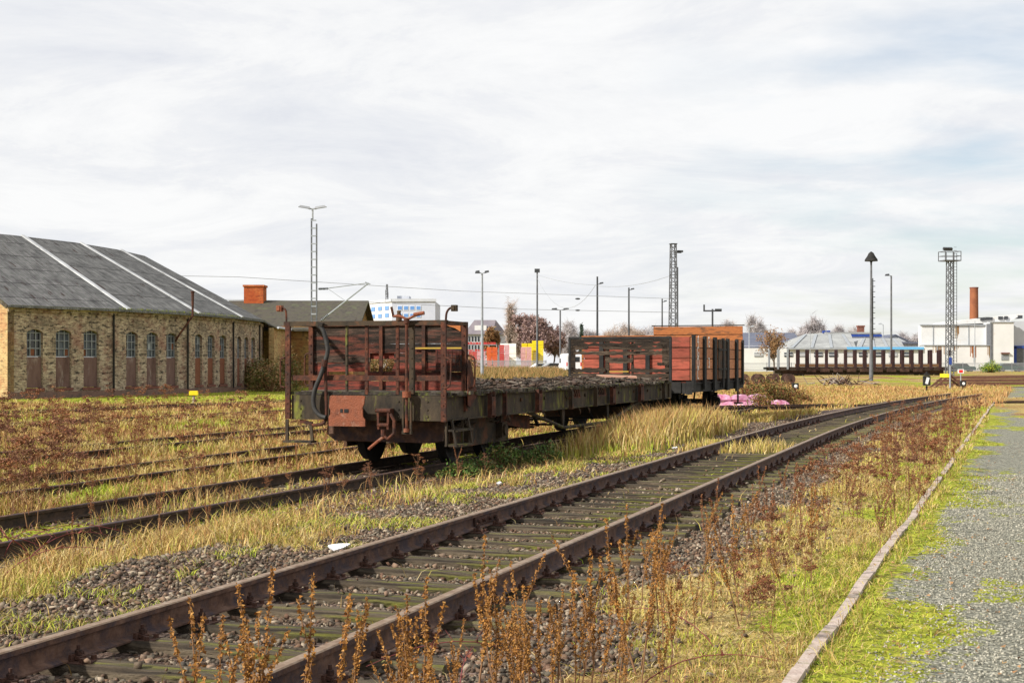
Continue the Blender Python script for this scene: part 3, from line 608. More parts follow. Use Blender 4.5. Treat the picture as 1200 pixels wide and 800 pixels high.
# the tall pale stand between wagon and near track
def stand(name, n, ya, yb, da, db, h0, h1, mat, label, lean=.3):
    Y = rng.uniform(ya, yb, n); q = rng.uniform(0, 1, n); d = da+(db-da)*q; X = Xn(Y)+d/COSN
    env = np.sin(np.pi*np.clip((Y-ya)/(yb-ya), 0, 1))**.5*np.sin(np.pi*np.clip(q, .03, .97))**.4; kk = rng.random(n) < env*np.clip(fbm(X, Y, .7, 88)*2.2-.3, .1, 1); X, Y, env = X[kk], Y[kk], env[kk]
    blades(name, X, Y, rng.uniform(h0, h1, len(X))*(.5+.5*env), mat, label, lean, 1.25)
stand('tall_grass', 13000, 27.3, 37, -4.2, -1.9, .40, .88, 'straw', 'tall pale grass stand between the flat wagon and the near track')
stand('tall_grass_green', 2600, 26.5, 35, -4.0, -1.9, .15, .45, 'grass_green', 'green blades at the foot of the tall pale grass stand')
stand('grass_strip', 1500, 25.5, 27.5, -.6, .55, .15, .42, 'straw', 'small dry grass tuft growing between the near rails')
stand('grass_strip_mid', 800, 26.5, 28.5, -1.5, -.85, .12, .35, 'straw', 'small dry grass tuft beside the left near rail')

# ------------------------------------------------------------------ the roundhouse
H_E = 4.72
def roundhouse():
    pts = [Vector((-26.6, 75, 0))]; dirs = [34, 23, 12, 4, -7]
    for a in dirs: pts.append(pts[-1]+Vector((math.sin(R(a)), math.cos(R(a)), 0))*7.0)
    t = thing('roundhouse', 'yellow brick locomotive roundhouse with dark corrugated roof and white roof strips', 'roundhouse', (0, 0, 0))
    wx = (1.72, 3.6, 5.48); ww = .52; sill, top, rise = .33, 3.33, .17; zb = -.6
    for k in range(5):
        A = pts[k]; a = R(dirs[k]); u = Vector((math.sin(a), math.cos(a), 0)); nn = Vector((math.cos(a), -math.sin(a), 0))     # outward
        loc = A; rz = math.atan2(u.y, u.x)
        # facet-local frame: x along wall, y inward, z up
        def part(mb, name, mat, parent=None, **kw):
            o = mb.build(name, mat, parent or t, **kw)
            if parent is None: o.location = loc; o.rotation_euler = (0, 0, rz)
            return o
        mb = MB(); edges = [0]+[q for x in wx for q in (x-ww, x+ww)]+[7.0]
        for i in range(0, 8, 2): mb.b2(edges[i], edges[i+1], 0, .42, zb, top)
        for x in wx:
            mb.b2(x-ww, x+ww, 0, .42, zb, sill)
        arc = []
        poly = [(0, H_E-.05), (0, top)]
        for x in wx:
            poly.append((x-ww, top)); poly += [(x-ww+2*ww*i/8, top+rise*(1-((i-4)/4)**2)) for i in range(1, 8)]; poly.append((x+ww, top))
        poly += [(7.0, top), (7.0, H_E-.05)]
        # above the windows as vertical strips so no concave polygon is needed
        row = poly[1:-1]
        for (x0, z0), (x1, z1) in zip(row, row[1:]):
            if x1-x0 > 1e-4: mb.prism([(x0, z0), (x1, z1), (x1, H_E-.05), (x0, H_E-.05)], 'y', 0, .42)
        part(mb, 'wall', 'brick_yellow')
        mb = MB(); mb.b2(0, 7, -.05, -.002, zb, .13); part(mb, 'plinth', 'plinth')
        mb = MB(); mb.b2(0, 7, -.09, -.003, H_E-.32, H_E-.10); part(mb, 'cornice', 'brick_yellow')
        for j, x in enumerate(wx):
            mb = MB(); fz0, fz1 = 2.02, top
            for xx in (x-ww+.035, x-.18, x+.18, x+ww-.035): mb.b2(xx-.028, xx+.028, .17, .22, fz0, fz1+rise*(.95 if abs(xx-x) < .3 else .25))
            for z in (fz0+.03, fz0+.45, fz0+.88, top-.02): mb.b2(x-ww, x+ww, .165, .215, z-.025, z+.025)
            wdw = part(mb, 'window', 'window_bar')
            g = MB(); g.prism([(x-ww, fz0), (x+ww, fz0), (x+ww, top)]+[(x-ww+2*ww*i/8, top+rise*(1-((i-4)/4)**2)) for i in range(7, 0, -1)]+[(x-ww, top)], 'y', .225, .24); g.build('pane', 'glass_dirty' if (j+k) % 5 else 'glass_dark', wdw)
            rw = random.Random(k*7+j)
            for _ in range(rw.randint(1, 3)): cxp = x+rw.choice((-.34, 0, .34)); czp = fz0+rw.choice((.24, .66, 1.06)); g = MB(); g.b2(cxp-.13, cxp+.13, .216, .222, czp-.18, czp+.18); g.build('pane_patch', rw.choice(('glass_dark', 'galv', 'board_rust', 'glass_dark')), wdw)
            b = MB(); b.b2(x-ww+.02, x+ww-.02, .12, .16, sill+.02, fz0-.01); b.build('boarding', 'board_brown' if k < 2 else 'board_rust', wdw)
            s_ = MB(); s_.b2(x-ww-.09, x+ww+.09, -.07, .14, sill-.15, sill+.0); s_.build('sill', 'sill_red', wdw)
        if k:
            mb = MB(); mb.tube([(0, -.08, H_E-.25), (0, -.08, .05)], .055, 8); part(mb, 'drainpipe', 'steel_black')
        mb = MB(); mb.b2(-.1, 7.1, -.42, -.28, H_E-.10, H_E+.02); part(mb, 'gutter', 'mossy_gutter')
        if k in (1, 2):
            r_ = random.Random(k); mb = MB()
            for i in range(170):
                x = r_.uniform(0, 7); y_ = r_.uniform(-.45, -.2); z = H_E+.02; s2 = r_.uniform(.03, .11)
                mb.tri((x, y_, z), (x+s2*.6, y_, z), (x+r_.uniform(-.06, .06), y_+r_.uniform(-.05, .05), z+s2*1.5))
            part(mb, 'gutter_weeds', 'grass_green', fix=False)
        # roof facets: rise 8 m inwards
    N = []
    for k in range(6):
        a = R((dirs[max(k-1, 0)]+dirs[min(k, 4)])/2 if 0 < k < 5 else dirs[min(k, 4)]); N.append(Vector((math.cos(a), -math.sin(a), 0)))
    for k in range(5):
        mb = MB(); ov = .45
        a0 = pts[k]+N[k]*ov; a1 = pts[k+1]+N[k+1]*ov; b0 = pts[k]-N[k]*8.05; b1 = pts[k+1]-N[k+1]*8.05
        if k == 0: sh = (pts[0]-pts[1]).normalized()*.35; a0 = a0+sh; b0 = b0+sh
        c0 = pts[k]-N[k]*16; c1 = pts[k+1]-N[k+1]*16
        ze, zr = H_E-.02, 9.3
        f = lambda p, z: (p.x, p.y, z)
        v = [f(a0, ze), f(a1, ze), f(b1, zr), f(b0, zr), f(c1, ze+.3), f(c0, ze+.3)]
        mb.add(v+[(x, y_, z-.10) for x, y_, z in v], [(0, 1, 2, 3), (3, 2, 4, 5), (9, 8, 7, 6), (11, 10, 8, 9), (0, 6, 7, 1), (5, 4, 10, 11), (0, 3, 9, 6), (3, 5, 11, 9), (1, 7, 8, 2), (2, 8, 10, 4)])
        mb.build('roof', 'roof_corrugated', t)
    for k in (1, 2, 3):
        mb = MB(); a = pts[k]+N[k]*.47; b = pts[k]-N[k]*8.05
        sh = (pts[k+1]-pts[k]).normalized()*.9
        a = a+sh; b = b+sh*1.0
        mb.bar((a.x, a.y, H_E+.05), (b.x, b.y, 9.36), .27, .08); mb.build('roof_strip', 'roof_strip', t)
    # near end wall with its gable, facing the yard
    A = pts[0]; dv_ = -N[0]; mb = MB()
    e1, e2 = A+dv_*8, A+dv_*16; u = Vector((math.sin(R(34)), math.cos(R(34)), 0))*.4
    pl = [(A, -.6), (e2, -.6), (e2, H_E+.15), (e1, 9.15), (A, H_E-.12)]
    q = [(p.x-u.x*.02, p.y-u.y*.02, z) for p, z in pl]; q2 = [(p.x+u.x, p.y+u.y, z) for p, z in pl]
    mb.add(q+q2, [(0, 1, 2, 3, 4), (9, 8, 7, 6, 5)]+[(i, (i+1) % 5, (i+1) % 5+5, i+5) for i in range(5)]); mb.build('end_wall', 'brick_sunlit', t)
    mb = MB(); o_ = (pts[0]-pts[1]).normalized()*.37
    p = A+N[0]*.45+o_; q = A-N[0]*8.05+o_; mb.bar((p.x, p.y, H_E-.1), (q.x, q.y, 9.2), .04, .22); mb.build('bargeboard', 'wood_deck', t)
    # bent flue pipe
    k = 2; p = pts[2]-(pts[2]-pts[1]).normalized()*1.2; nrm = N[1]
    w0 = p+nrm*.05; w1 = p+nrm*.7+(pts[2]-pts[1]).normalized()*.9
    mb = MB(); mb.tube([(w0.x, w0.y, 3.0), (w0.x+nrm.x*.25, w0.y+nrm.y*.25, 3.35), (w1.x, w1.y, 4.55), (w1.x, w1.y, 6.0)], [.06, .06, .06, .09], 8); mb.disc((w1.x, w1.y, 6.02), (0, 0, 1), .13, .13, .08, 10); mb.build('flue_pipe', 'steel_rust', t)
    return pts
RP = roundhouse()
def annex():
    t = thing('brick_annex', 'yellow brick annex with dark tiled gable roof behind the first wagon', 'building', (0, 0, 0))
    Yf, Yb = 111.0, 125.0; z0 = -.5; xl, xr = -23.5, -12.4; ze = 4.6; zr = 6.9; ym = 118
    mb = MB(); mb.b2(xl, xr, Yf, Yb, z0, ze); mb.add([(xr, Yf, ze), (xr, Yb, ze), (xr, ym, zr-.12), (xl, Yf, ze), (xl, Yb, ze), (xl, ym, zr-.12)], [(0, 1, 2), (3, 5, 4)]); mb.build('wall', 'brick_annex', t)
    mb = MB(); ov = .5
    for s in (-1, 1):
        ye = ym+s*(7+ov); zl = ze-.25
        v = [(xl, ye, zl), (xr+ov, ye, zl), (xr+ov, ym, zr), (xl, ym, zr)]; mb.add(v+[(a, b, c-.16) for a, b, c in v], [(0, 1, 2, 3), (7, 6, 5, 4), (0, 4, 5, 1), (1, 5, 6, 2), (2, 6, 7, 3), (3, 7, 4, 0)])
    mb.build('roof', 'tile_dark', t)
    mb = MB(); mb.b2(-22.1, -20.5, 117.2, 118.8, 5.8, 8.0); mb.b2(-22.18, -20.42, 117.12, 118.88, 8.0, 8.16); mb.build('chimney', 'brick_orange', t)
    # lean-to with white gutter joining the roundhouse corner
    a = at(318, 383, 106); b = at(368, 391.5, 122)
    l_ = thing('brick_lean_to', 'low yellow brick lean-to with a pale metal gutter joining roundhouse and annex', 'building', (0, 0, 0))
    d = Vector((b.x-a.x, b.y-a.y, 0)).normalized(); nn = Vector((d.y, -d.x, 0)); L_ = (b-a).length
    mb = MB(); c = (a+b)/2; mb.bar((a.x, a.y, 1.9), (b.x, b.y, 1.9), .4, 4.9); mb.build('wall', 'brick_sunlit', l_)
    mb = MB(); v = [a+nn*.4+Vector((0, 0, 0)), b+nn*.4, b-nn*3+Vector((0, 0, 1.0)), a-nn*3+Vector((0, 0, 1.0))]; mb.add(v+[x-Vector((0, 0, .1)) for x in v], [(0, 1, 2, 3), (7, 6, 5, 4), (0, 4, 5, 1), (1, 5, 6, 2), (2, 6, 7, 3), (3, 7, 4, 0)]); mb.build('roof', 'tile_dark', l_)
    mb = MB(); mb.tube([a+nn*.5-Vector((0, 0, .05)), b+nn*.5-Vector((0, 0, .05))], .09, 8); mb.tube([b+nn*.45+Vector((0, 0, -.1)), b+nn*.25+Vector((0, 0, -4.5))], .06, 8); mb.build('gutter', 'zinc', l_)
annex()

# ------------------------------------------------------------------ far buildings
def blockbuilding():
    t = thing('office_block', 'white and pale blue office block with blue windows behind the first wagon', 'building', (0, 0, 0))
    Y = 430.; a = at(433, 349, Y+16); b = at(459, 352, Y); c = at(510, 353, Y)
    zt = a.z; z0 = -1; pts = [(a.x, Y+16), (b.x, Y), (c.x, Y), (c.x, Y+30), (a.x+5, Y+34)]
    top = at(0, 353, Y).z
    mb = MB(); n = 5; vs = [(x, y_, z0) for x, y_ in pts]+[(x, y_, top) for x, y_ in pts]; mb.cur = 0
    mb.add(vs, [tuple(range(n, 2*n))]+[(i, (i+1) % n, (i+1) % n+n, i+n) for i in range(n)]); mb.mi[1] = 1
    mb.build('wall', ['pale_blue_wall', 'white_wall'], t)
    mb = MB(); mb.b2(b.x, c.x+.3, Y-.35, Y-.02, top-.1, top+.75); mb.bar((a.x, Y+16, top+.3), (b.x, Y-.2, top+.3), .5, .8); mb.build('parapet', 'grey_wall', t)
    for (x0, x1, ya, yb) in [(466+7.3*i, 471+7.3*i, 358.5, 363) for i in range(4)]+[(466+7.3*i, 471+7.3*i, 367.5, 371.5) for i in range(4)]:
        p, q = at(x0, ya, Y), at(x1, yb, Y); mb = MB(); mb.b2(p.x-.12, q.x+.12, Y-.12, Y-.03, q.z-.12, p.z+.12); f = mb.build('window', 'white_clean', t)
        mb = MB(); mb.b2(p.x, q.x, Y-.16, Y-.125, q.z, p.z); mb.build('pane', 'glass_blue', f)
    d = Vector((b.x-a.x, -16, 0)); 
    for row in (0, 1, 2):
        for i in range(3):
            u0, u1 = .10+i*.31, .26+i*.31; p0 = Vector((a.x, Y+16, 0))+d*u0; p1 = Vector((a.x, Y+16, 0))+d*u1; z1 = top-1.3-row*2.25
            n_ = Vector((d.y, -d.x, 0)).normalized()*.12
            mb = MB(); mb.bar(p0+n_+Vector((0, 0, z1-.6)), p1+n_+Vector((0, 0, z1-.6)), .1, 1.25); f = mb.build('window', 'glass_blue', t)
    mb = MB(); p, q = at(466, 347, Y+8), at(480, 353, Y+8); mb.b2(p.x, q.x, Y+6, Y+14, top, p.z); mb.build('plant_room', 'grey_wall', t)
    mb = MB(); p = at(453.5, 333, Y+4)
    for s in ((-.4, -.4), (.4, -.4), (0, .4)): mb.tube([(p.x+s[0], p.y+s[1], top), (p.x+s[0]*.5, p.y+s[1]*.5, p.z)], .12, 5)
    for i in range(7): z = top+.8*i; k = .5-.035*i; mb.box((p.x, p.y, z), (k*1.8, k*1.8, .14))
    mb.b2(p.x-.5, p.x-.2, p.y-.3, p.y, top+2, top+3.6); mb.b2(p.x+.15, p.x+.45, p.y-.3, p.y, top+1.4, top+2.8)
    mb.build('antenna_mast', 'pole_grey', t)
blockbuilding()
def gable(name, label, xa, xb, Y, depth, ze, zr, wall, roof, ridge='x', z0=-1, ov=.4, parts=None, zsl=None):
    """house with its ridge along x or y"""
    t = thing(name, label, 'building', (0, 0, 0)); mb = MB(); mb.b2(xa, xb, Y, Y+depth, z0, ze)
    xm, ym = (xa+xb)/2, Y+depth/2
    if ridge == 'x': mb.add([(xa, Y, ze), (xa, Y+depth, ze), (xa, ym, zr-.1), (xb, Y, ze), (xb, Y+depth, ze), (xb, ym, zr-.1)], [(0, 2, 1), (3, 4, 5)])
    else: mb.add([(xa, Y, ze), (xb, Y, ze), (xm, Y, zr-.1), (xa, Y+depth, ze), (xb, Y+depth, ze), (xm, Y+depth, zr-.1)], [(0, 1, 2), (3, 5, 4)])
    mb.build('wall', wall, t); mb = MB()
    for s in (-1, 1):
        if ridge == 'x': v = [(xa-ov, ym+s*(depth/2+ov), ze-.15), (xb+ov, ym+s*(depth/2+ov), ze-.15), (xb+ov, ym, zr), (xa-ov, ym, zr)]
        else: v = [(xm+s*((xb-xa)/2+ov), Y-ov, ze-.15), (xm+s*((xb-xa)/2+ov), Y+depth+ov, ze-.15), (xm, Y+depth+ov, zr), (xm, Y-ov, zr)]
        mb.add(v+[(a, b, c-.2) for a, b, c in v], [(0, 1, 2, 3), (7, 6, 5, 4), (0, 4, 5, 1), (1, 5, 6, 2), (2, 6, 7, 3), (3, 7, 4, 0)])
    mb.build('roof', roof, t); return t
# grey house with a hipped roof in the centre distance
def greyhouse():
    Y = 300.; t = thing('grey_house', 'distant pale house with a steep grey hipped roof left of the bare trees', 'house', (0, 0, 0))
    a, b = at(546, 0, Y), at(576, 0, Y); c = at(592, 0, Y+9); ze = at(0, 391, Y).z; zr = at(0, 374, Y).z
    P = [(a.x, Y), (b.x, Y), (c.x, Y+9), (a.x+2, Y+12)]
    mb = MB(); mb.add([(x, y_, -1) for x, y_ in P]+[(x, y_, ze) for x, y_ in P], [(i, (i+1) % 4, (i+1) % 4+4, i+4) for i in range(4)]); mb.build('wall', 'grey_wall', t)
    r1 = (at(556, 0, Y+5).x, Y+5, zr); r2 = (at(581, 0, Y+5).x, Y+5, zr)
    o_ = .5; e_ = [(a.x-o_, Y-o_, ze-.1), (b.x+.2, Y-o_, ze-.1), (c.x+o_, Y+9.2, ze-.1), (a.x+1.4, Y+12.5, ze-.1)]
    mb = MB(); mb.add(e_+[r1, r2], [(0, 1, 5, 4), (1, 2, 5), (2, 3, 4, 5), (3, 0, 4)]); mb.build('roof', 'roof_house', t, fix=True)
    mb = MB(); p, q = at(556, 381, Y), at(570, 387, Y); mb.b2(p.x, q.x, Y+1.0, Y+3.5, q.z, p.z); mb.build('dormer', 'white_wall', t)
    for row in range(2):
        for i in range(7):
            p, q = at(549+i*3.6, 394+row*9, Y), at(551+i*3.6, 400+row*9, Y); mb = MB(); mb.b2(p.x, q.x, Y-.08, Y-.01, q.z, p.z); mb.build('window', 'glass_dark', t)
greyhouse()
# halls on the right
Y = 262.
tt = gable('slate_hall', 'white gabled hall with a dark slate roof behind the brown-leaved tree', at(866, 0, Y).x, at(942, 0, Y).x, Y, 22, at(0, 405, Y).z, at(0, 391, Y+11).z+.2, 'white_wall', 'roof_slate')
Y = 240.
def warehouse():
    t = thing('low_warehouse', 'long low white warehouse with light grey sloped roofs and a sky-blue stripe', 'building', (0, 0, 0))
    x0, x1 = at(872, 0, Y).x, at(1084, 0, Y).x; ze = at(0, 408, Y).z
    mb = MB(); mb.b2(x0, x1, Y, Y+30, -1, ze); mb.build('wall', 'white_wall', t)
    for (pa, pb, pt, yt, nm) in ((922, 1003, 944, 391, 0), (1003, 1060, 1012, 396, 1)):
        a, b, c, d = at(pa, 0, Y), at(pb, 0, Y), at(pt, 0, Y+9), at(pb-6, 0, Y+9); zt = at(0, yt, Y+9).z
        mb = MB(); mb.add([(a.x, Y-.3, ze+.05), (b.x, Y-.3, ze+.05), (d.x, Y+9, zt), (c.x, Y+9, zt), (a.x, Y+20, ze), (b.x, Y+20, ze)], [(0, 1, 2, 3), (3, 2, 5, 4), (0, 3, 4), (1, 5, 2)]); rf = mb.build('roof', 'roof_grey', t)
        k = 7
        for i in range(k):
            u = (i+.5)/k; p = Vector((a.x+(b.x-a.x)*u, Y-.35, ze+.12)); q = Vector((c.x+(d.x-c.x)*max(u-.12, .02), Y+9, zt+.08)); mb = MB()
            if i % 2 == 0: mb.bar(p, p+(q-p)*.93, .5, .05); mb.build('skylight', 'galv', rf)
    p, q = at(992, 406.4, Y), at(1082, 409.4, Y); mb = MB(); mb.b2(p.x, q.x, Y-.5, Y-.05, q.z, p.z); mb.build('stripe_board', 'sky_blue_paint', t)
    p, q = at(1075, 404, Y), at(1084, 400, Y)
    p, q = at(922, 409.5, Y), at(992, 407.5, Y); mb = MB(); mb.b2(p.x, q.x, Y-.5, Y-.05, p.z, q.z); mb.build('canopy_edge', 'galv', t)
    for i in range(11):
        a, b = at(884+i*17.5, 413, Y), at(884+i*17.5+10, 418, Y); mb = MB(); mb.b2(a.x, b.x, Y-.1, Y-.02, b.z, a.z); f = mb.build('window', 'glass_dirty' if i % 3 else 'crate_yellow', t)
        if i % 3 == 0: f.data.materials[0] = MATS['fence_grey']
        mb = MB(); mb.b2(a.x, b.x, Y-.14, Y-.105, (a.z+b.z)/2-.04, (a.z+b.z)/2+.04); mb.build('frame', 'white_clean', f)
    a, b = at(1000, 409.6, Y), at(1000, 428, Y)
warehouse()
Y = 275.
t = thing('blue_trimmed_office', 'flat-roofed pale building with dark blue trim between roofs and brick chimney', 'building', (0, 0, 0))
p, q = at(968, 390, Y), at(1032, 412, Y); mb = MB(); mb.b2(p.x, q.x, Y, Y+14, -1, p.z); mb.build('wall', 'grey_wall', t)
mb = MB(); mb.b2(p.x-.2, q.x+.2, Y-.2, Y-.02, p.z-.75, p.z-.25); mb.build('trim', 'blue_paint', t)
mb = MB(); mb.b2(p.x-.1, q.x+.1, Y-.25, Y+14, p.z-.2, p.z+.15); mb.build('roof', 'roof_grey', t)
for (a_, b_) in ((966, 969), (971, 974.5)): p, q = at(a_, 387, Y), at(b_, 390, Y); mb = MB(); mb.b2(p.x, q.x, Y+1, Y+2, q.z, p.z); mb.build('roof_vent', 'blue_paint', t)
p, q = at(1020, 392, Y), at(1023, 400, Y); mb = MB(); mb.b2(p.x, q.x, Y-.1, Y-.02, q.z, p.z); mb.build('window', 'blue_paint', t)
Y = 285.
t = thing('brick_chimney', 'short square brick chimney above the grey sloped roofs', 'chimney', (0, 0, 0)); p, q = at(1006, 383, Y), at(1013, 392, Y)
mb = MB(); mb.b2(p.x, q.x, Y, Y+1.2, 0, p.z); mb.build('stack', 'brick_red', t); mb = MB(); mb.b2(p.x-.12, q.x+.12, Y-.12, Y+1.32, p.z, p.z+.3); mb.build('cap', 'brick_red', t)
Y = 295.
tt = gable('gabled_shed', 'small pale gabled shed left of the white factory', at(1030, 0, Y).x, at(1068, 0, Y).x, Y, 18, at(0, 401, Y).z, at(0, 391.5, Y).z, 'grey_wall', 'roof_slate', 'y')
tt2 = thing('flat_annex', 'low grey flat-roofed annex touching the white factory', 'building', (0, 0, 0)); p, q = at(1040, 401, 282), at(1086, 408, 282)
mb = MB(); mb.b2(p.x, q.x, 282, 292, -1, p.z-.3); mb.build('wall', 'grey_wall', tt2); mb = MB(); mb.b2(p.x-.2, q.x, 281.6, 292, p.z-.3, p.z+.1); mb.build('roof', 'roof_slate', tt2)
def factory():
    Y = 270.; t = thing('white_factory', 'big white rust-stained factory hall at the right edge', 'factory', (0, 0, 0)); A = lambda px, py, d=0: at(px, py, Y+d)
    z = lambda py: A(0, py).z; X_ = lambda px: A(px, 0).x
    mb = MB(); mb.b2(X_(1085), X_(1161), Y+3, Y+5, -1, z(381)); mb.b2(X_(1128), X_(1161), Y+5, Y+22, -1, z(383)); mb.b2(X_(1161), X_(1187), Y-.5, Y+22, -1, z(378)); mb.build('wall', 'white_wall', t)
    mb = MB(); mb.b2(X_(1083), X_(1160.5), Y, Y+2.98, -1, z(405)); mb.build('lower_wall', 'white_wall', t)
    mb = MB(); mb.b2(X_(1082.5), X_(1160.8), Y-.2, Y+3.0, z(405), z(404)); mb.b2(X_(1084), X_(1161.5), Y+2.7, Y+3.5, z(381), z(379.5)); mb.b2(X_(1159.5), X_(1188), Y-.7, Y+.2, z(378), z(377)); mb.build('eaves', 'galv', t)
    for px in (1099, 1120, 1141): mb = MB(); mb.b2(X_(px)-.06, X_(px)+.06, Y+2.9, Y+2.99, z(404), z(381)); mb.build('panel_joint', 'galv', t)
    for px in (1098, 1141.5): mb = MB(); mb.b2(X_(px)-.1, X_(px)+.1, Y-.12, Y-.01, z(424), z(405)); mb.build('drainpipe', 'galv', t)
    mb = MB(); mb.b2(X_(1160), X_(1162.3), Y-.6, Y+2, -1, z(379)); mb.build('corner_post', 'pole_grey', t)
    def stain(px, w_, ya, yb, n, col, d=0):
        r_ = random.Random(int(px)); mb = MB(); 
        for i in range(n):
            x = X_(px)+r_.gauss(0, w_); h = (z(ya)-z(yb))*r_.uniform(.4, 1); mb.b2(x, x+r_.uniform(.06, .22), Y+d-.012-i*.0006, Y+d-.004, z(ya)-h, z(ya))
        mb.build('rust_stain', col, t)
    stain(1140, .35, 405.3, 420, 14, 'paint_orange'); stain(1159, .25, 405.3, 420, 9, 'leaf_brown'); stain(1128, .3, 381, 402, 8, 'leaf_brown', 3); stain(1098, .5, 405.3, 416, 8, 'leaf_brown'); stain(1118, .5, 405.3, 412, 6, 'leaf_brown')
    # right face of the hall, its shade put into a grey wall colour
    mb = MB(); x0 = X_(1187.2); mb.b2(x0, x0+30, Y+1, Y+40, -1, z(376)); mb.build('shaded_right_face', 'grey_wall', t)
    p, q = A(1193, 408), A(1206, 424); mb = MB(); mb.b2(p.x, q.x, Y+.85, Y+.97, -.3, p.z); d_ = mb.build('door', 'pole_grey', t); mb = MB(); mb.b2(p.x-.5, p.x, Y+.7, Y+.96, -.3, p.z+.3); mb.b2(p.x-.5, q.x, Y+.7, Y+.96, p.z+.01, p.z+.5); mb.build('door_frame', 'blue_paint', d_)
    p, q = A(1172.5, 414.5), A(1181, 422); mb = MB(); mb.b2(p.x, q.x, Y-.6, Y-.52, q.z, p.z); w_ = mb.build('window', 'window_bar', t); mb = MB(); mb.b2(p.x-.1, q.x+.1, Y-.95, Y-.51, p.z, p.z+.25); mb.build('lintel', 'brick_red', w_)
    # shallow roof
    mb = MB(); mb.add([(X_(1084), Y+3, z(379.5)), (X_(1187.5), Y+3, z(377)), (X_(1187.5), Y+30, z(362)), (X_(1110), Y+30, z(365))], [(0, 1, 2, 3)]); 
    mb = MB(); r0 = z(380); mb.prism([(X_(1120), z(379.5)), (X_(1188), z(377)), (X_(1212), z(366)), (X_(1135), z(374.5))], 'y', Y+4, Y+20); mb.build('roof', 'white_wall', t)
    for (a_, b_, yy) in ((1149, 1154, 373.5), (1155, 1163, 373), (1170, 1175, 372.2), (1177, 1181, 372), (1193, 1198, 371)):
        p, q = at(a_, yy, Y+3.9), at(b_, yy+2, Y+3.9); mb = MB(); mb.b2(p.x, q.x, Y+3.7, Y+6, q.z, p.z+.25); mb.build('roof_vent', 'pole_dark', t)
factory()
t = thing('factory_chimney', 'tall round rust-brown chimney rising behind the white factory', 'chimney', (0, 0, 0)); Y = 330.
p = at(1141.5, 336.5, Y); mb = MB(); mb.tube([(p.x, Y, 0), (p.x, Y, p.z-.3)], [1.1, .93], 20); mb.build('stack', 'chimney_brown', t, smooth=True)
mb = MB(); mb.tube([(p.x, Y, p.z-.3), (p.x, Y, p.z)], 1.0, 20); mb.build('rim', 'brick_red', t, smooth=True)

# fences, storage yard
def fence(name, label, x0, x1, Y, z0, h, mat, step=2.4, panel=True):
    t = thing(name, label, 'fence', (0, 0, 0)); n = int((x1-x0)/step)
    mb = MB()
    k = int((x1-x0)/.16)
    for i in range(k): x = x0+(x1-x0)*i/k; mb.b2(x, x+(.09 if panel else .03), Y-.02, Y+.02, z0+.05, z0+h-.05)
    for z in (z0+.25, z0+h-.2): mb.b2(x0, x1, Y+.025, Y+.06, z-.03, z+.03)
    mb.build('pickets', mat, t)
    for i in range(min(n, 95)+1): x = x0+(x1-x0)*i/min(n, 95); mb = MB(); mb.b2(x-.05, x+.05, Y+.065, Y+.16, z0-.3, z0+h); mb.build('post', mat, t)
    return t
fence('metal_fence', 'grey metal fence in front of the coloured crate stacks', at(535, 0, 215).x, at(640, 0, 215).x, 215, gz(-5, 215), 1.9, 'fence_grey')
fence('wire_fence', 'long thin grey fence along the white factory', at(870, 0, 225).x, at(1215, 0, 225).x, 225, gz(60, 225), 1.5, 'fence_grey', 3.6, False)
def stack(px0, px1, py0, py1, Y, mat, label, grp='crate stacks in the storage yard', rows=None, cols=None):
    t = thing('crate_stack', label, 'crate stack', (0, 0, 0), 0, grp); p, q = at(px0, py0, Y), at(px1, py1, Y)
    h = p.z-q.z; rows = rows or max(3, int(h/.42)); W_ = q.x-p.x; cols = cols or max(2, int(W_/1.1)); g = gz(p.x, Y); r_ = random.Random(int(px0))
    z0 = min(q.z, g+.05)
    for j in range(cols):
        mb = MB(); xa = p.x+W_*j/cols; k = int((p.z-z0)/.32)
        for i in range(k): mb.b2(xa+.03+r_.uniform(-.02, .02), xa+W_/cols-.03, Y+r_.uniform(-.04, .04), Y+1.1, z0+i*.32, z0+i*.32+.29)
        mb.build('crates', mat if isinstance(mat, str) else r_.choice(mat), t)
    mb = MB(); mb.b2(p.x, q.x, Y, Y+1.1, z0-.12, z0-.01); mb.build('pallet', 'wood_deck', t)
stack(611, 625, 401.5, 421, 222, 'crate_yellow', 'lower yellow crate stack left of the tall yellow one')
stack(623.5, 637, 398.5, 421, 219, 'crate_yellow', 'tallest yellow crate stack, right end of the storage yard')
stack(610, 623, 405, 422, 217.5, 'crate_pink', 'pinkish crate stack standing in front of the yellow stacks')
stack(586, 605, 400, 421, 224, 'white_clean', 'white-wrapped crate stack left of the pink stack')
stack(585, 597, 403, 422, 218, ('crate_red', 'crate_pink'), 'dark red and pink crate stack in front of the white one')
stack(570, 583, 405.5, 420, 222, 'crate_orange', 'orange crate stack beside the grey lamp post')
stack(549, 569, 411, 418, 226, ('crate_red', 'crate_pink'), 'low red crate stack nearest the grey house')
t = thing('storage_rack', 'open storage rack with two shelves of red goods before the grey house', 'rack', (0, 0, 0)); Y = 232.
mb = MB()
for py in (403.5, 411.5): p = at(546, py, Y); q = at(582, py, Y); mb.b2(p.x, q.x, Y, Y+.9, p.z-.1, p.z)
mb.build('shelf', 'fence_grey', t); mb = MB()
for px in (546, 555, 564, 573, 582): p = at(px, 403, Y); mb.b2(p.x-.06, p.x+.06, Y, Y+.9, .2, p.z)
mb.build('upright', 'fence_grey', t); r = random.Random(3)
for py in (401, 409.5):
    mb = MB()
    for i in range(26): p = at(547+i*1.3, py+r.uniform(-.6, .3), Y); mb.b2(p.x, p.x+r.uniform(.1, .2), Y+.1, Y+.7, at(0, py+2.4, Y).z, p.z)
    mb.build('red_goods', 'crate_red', t)

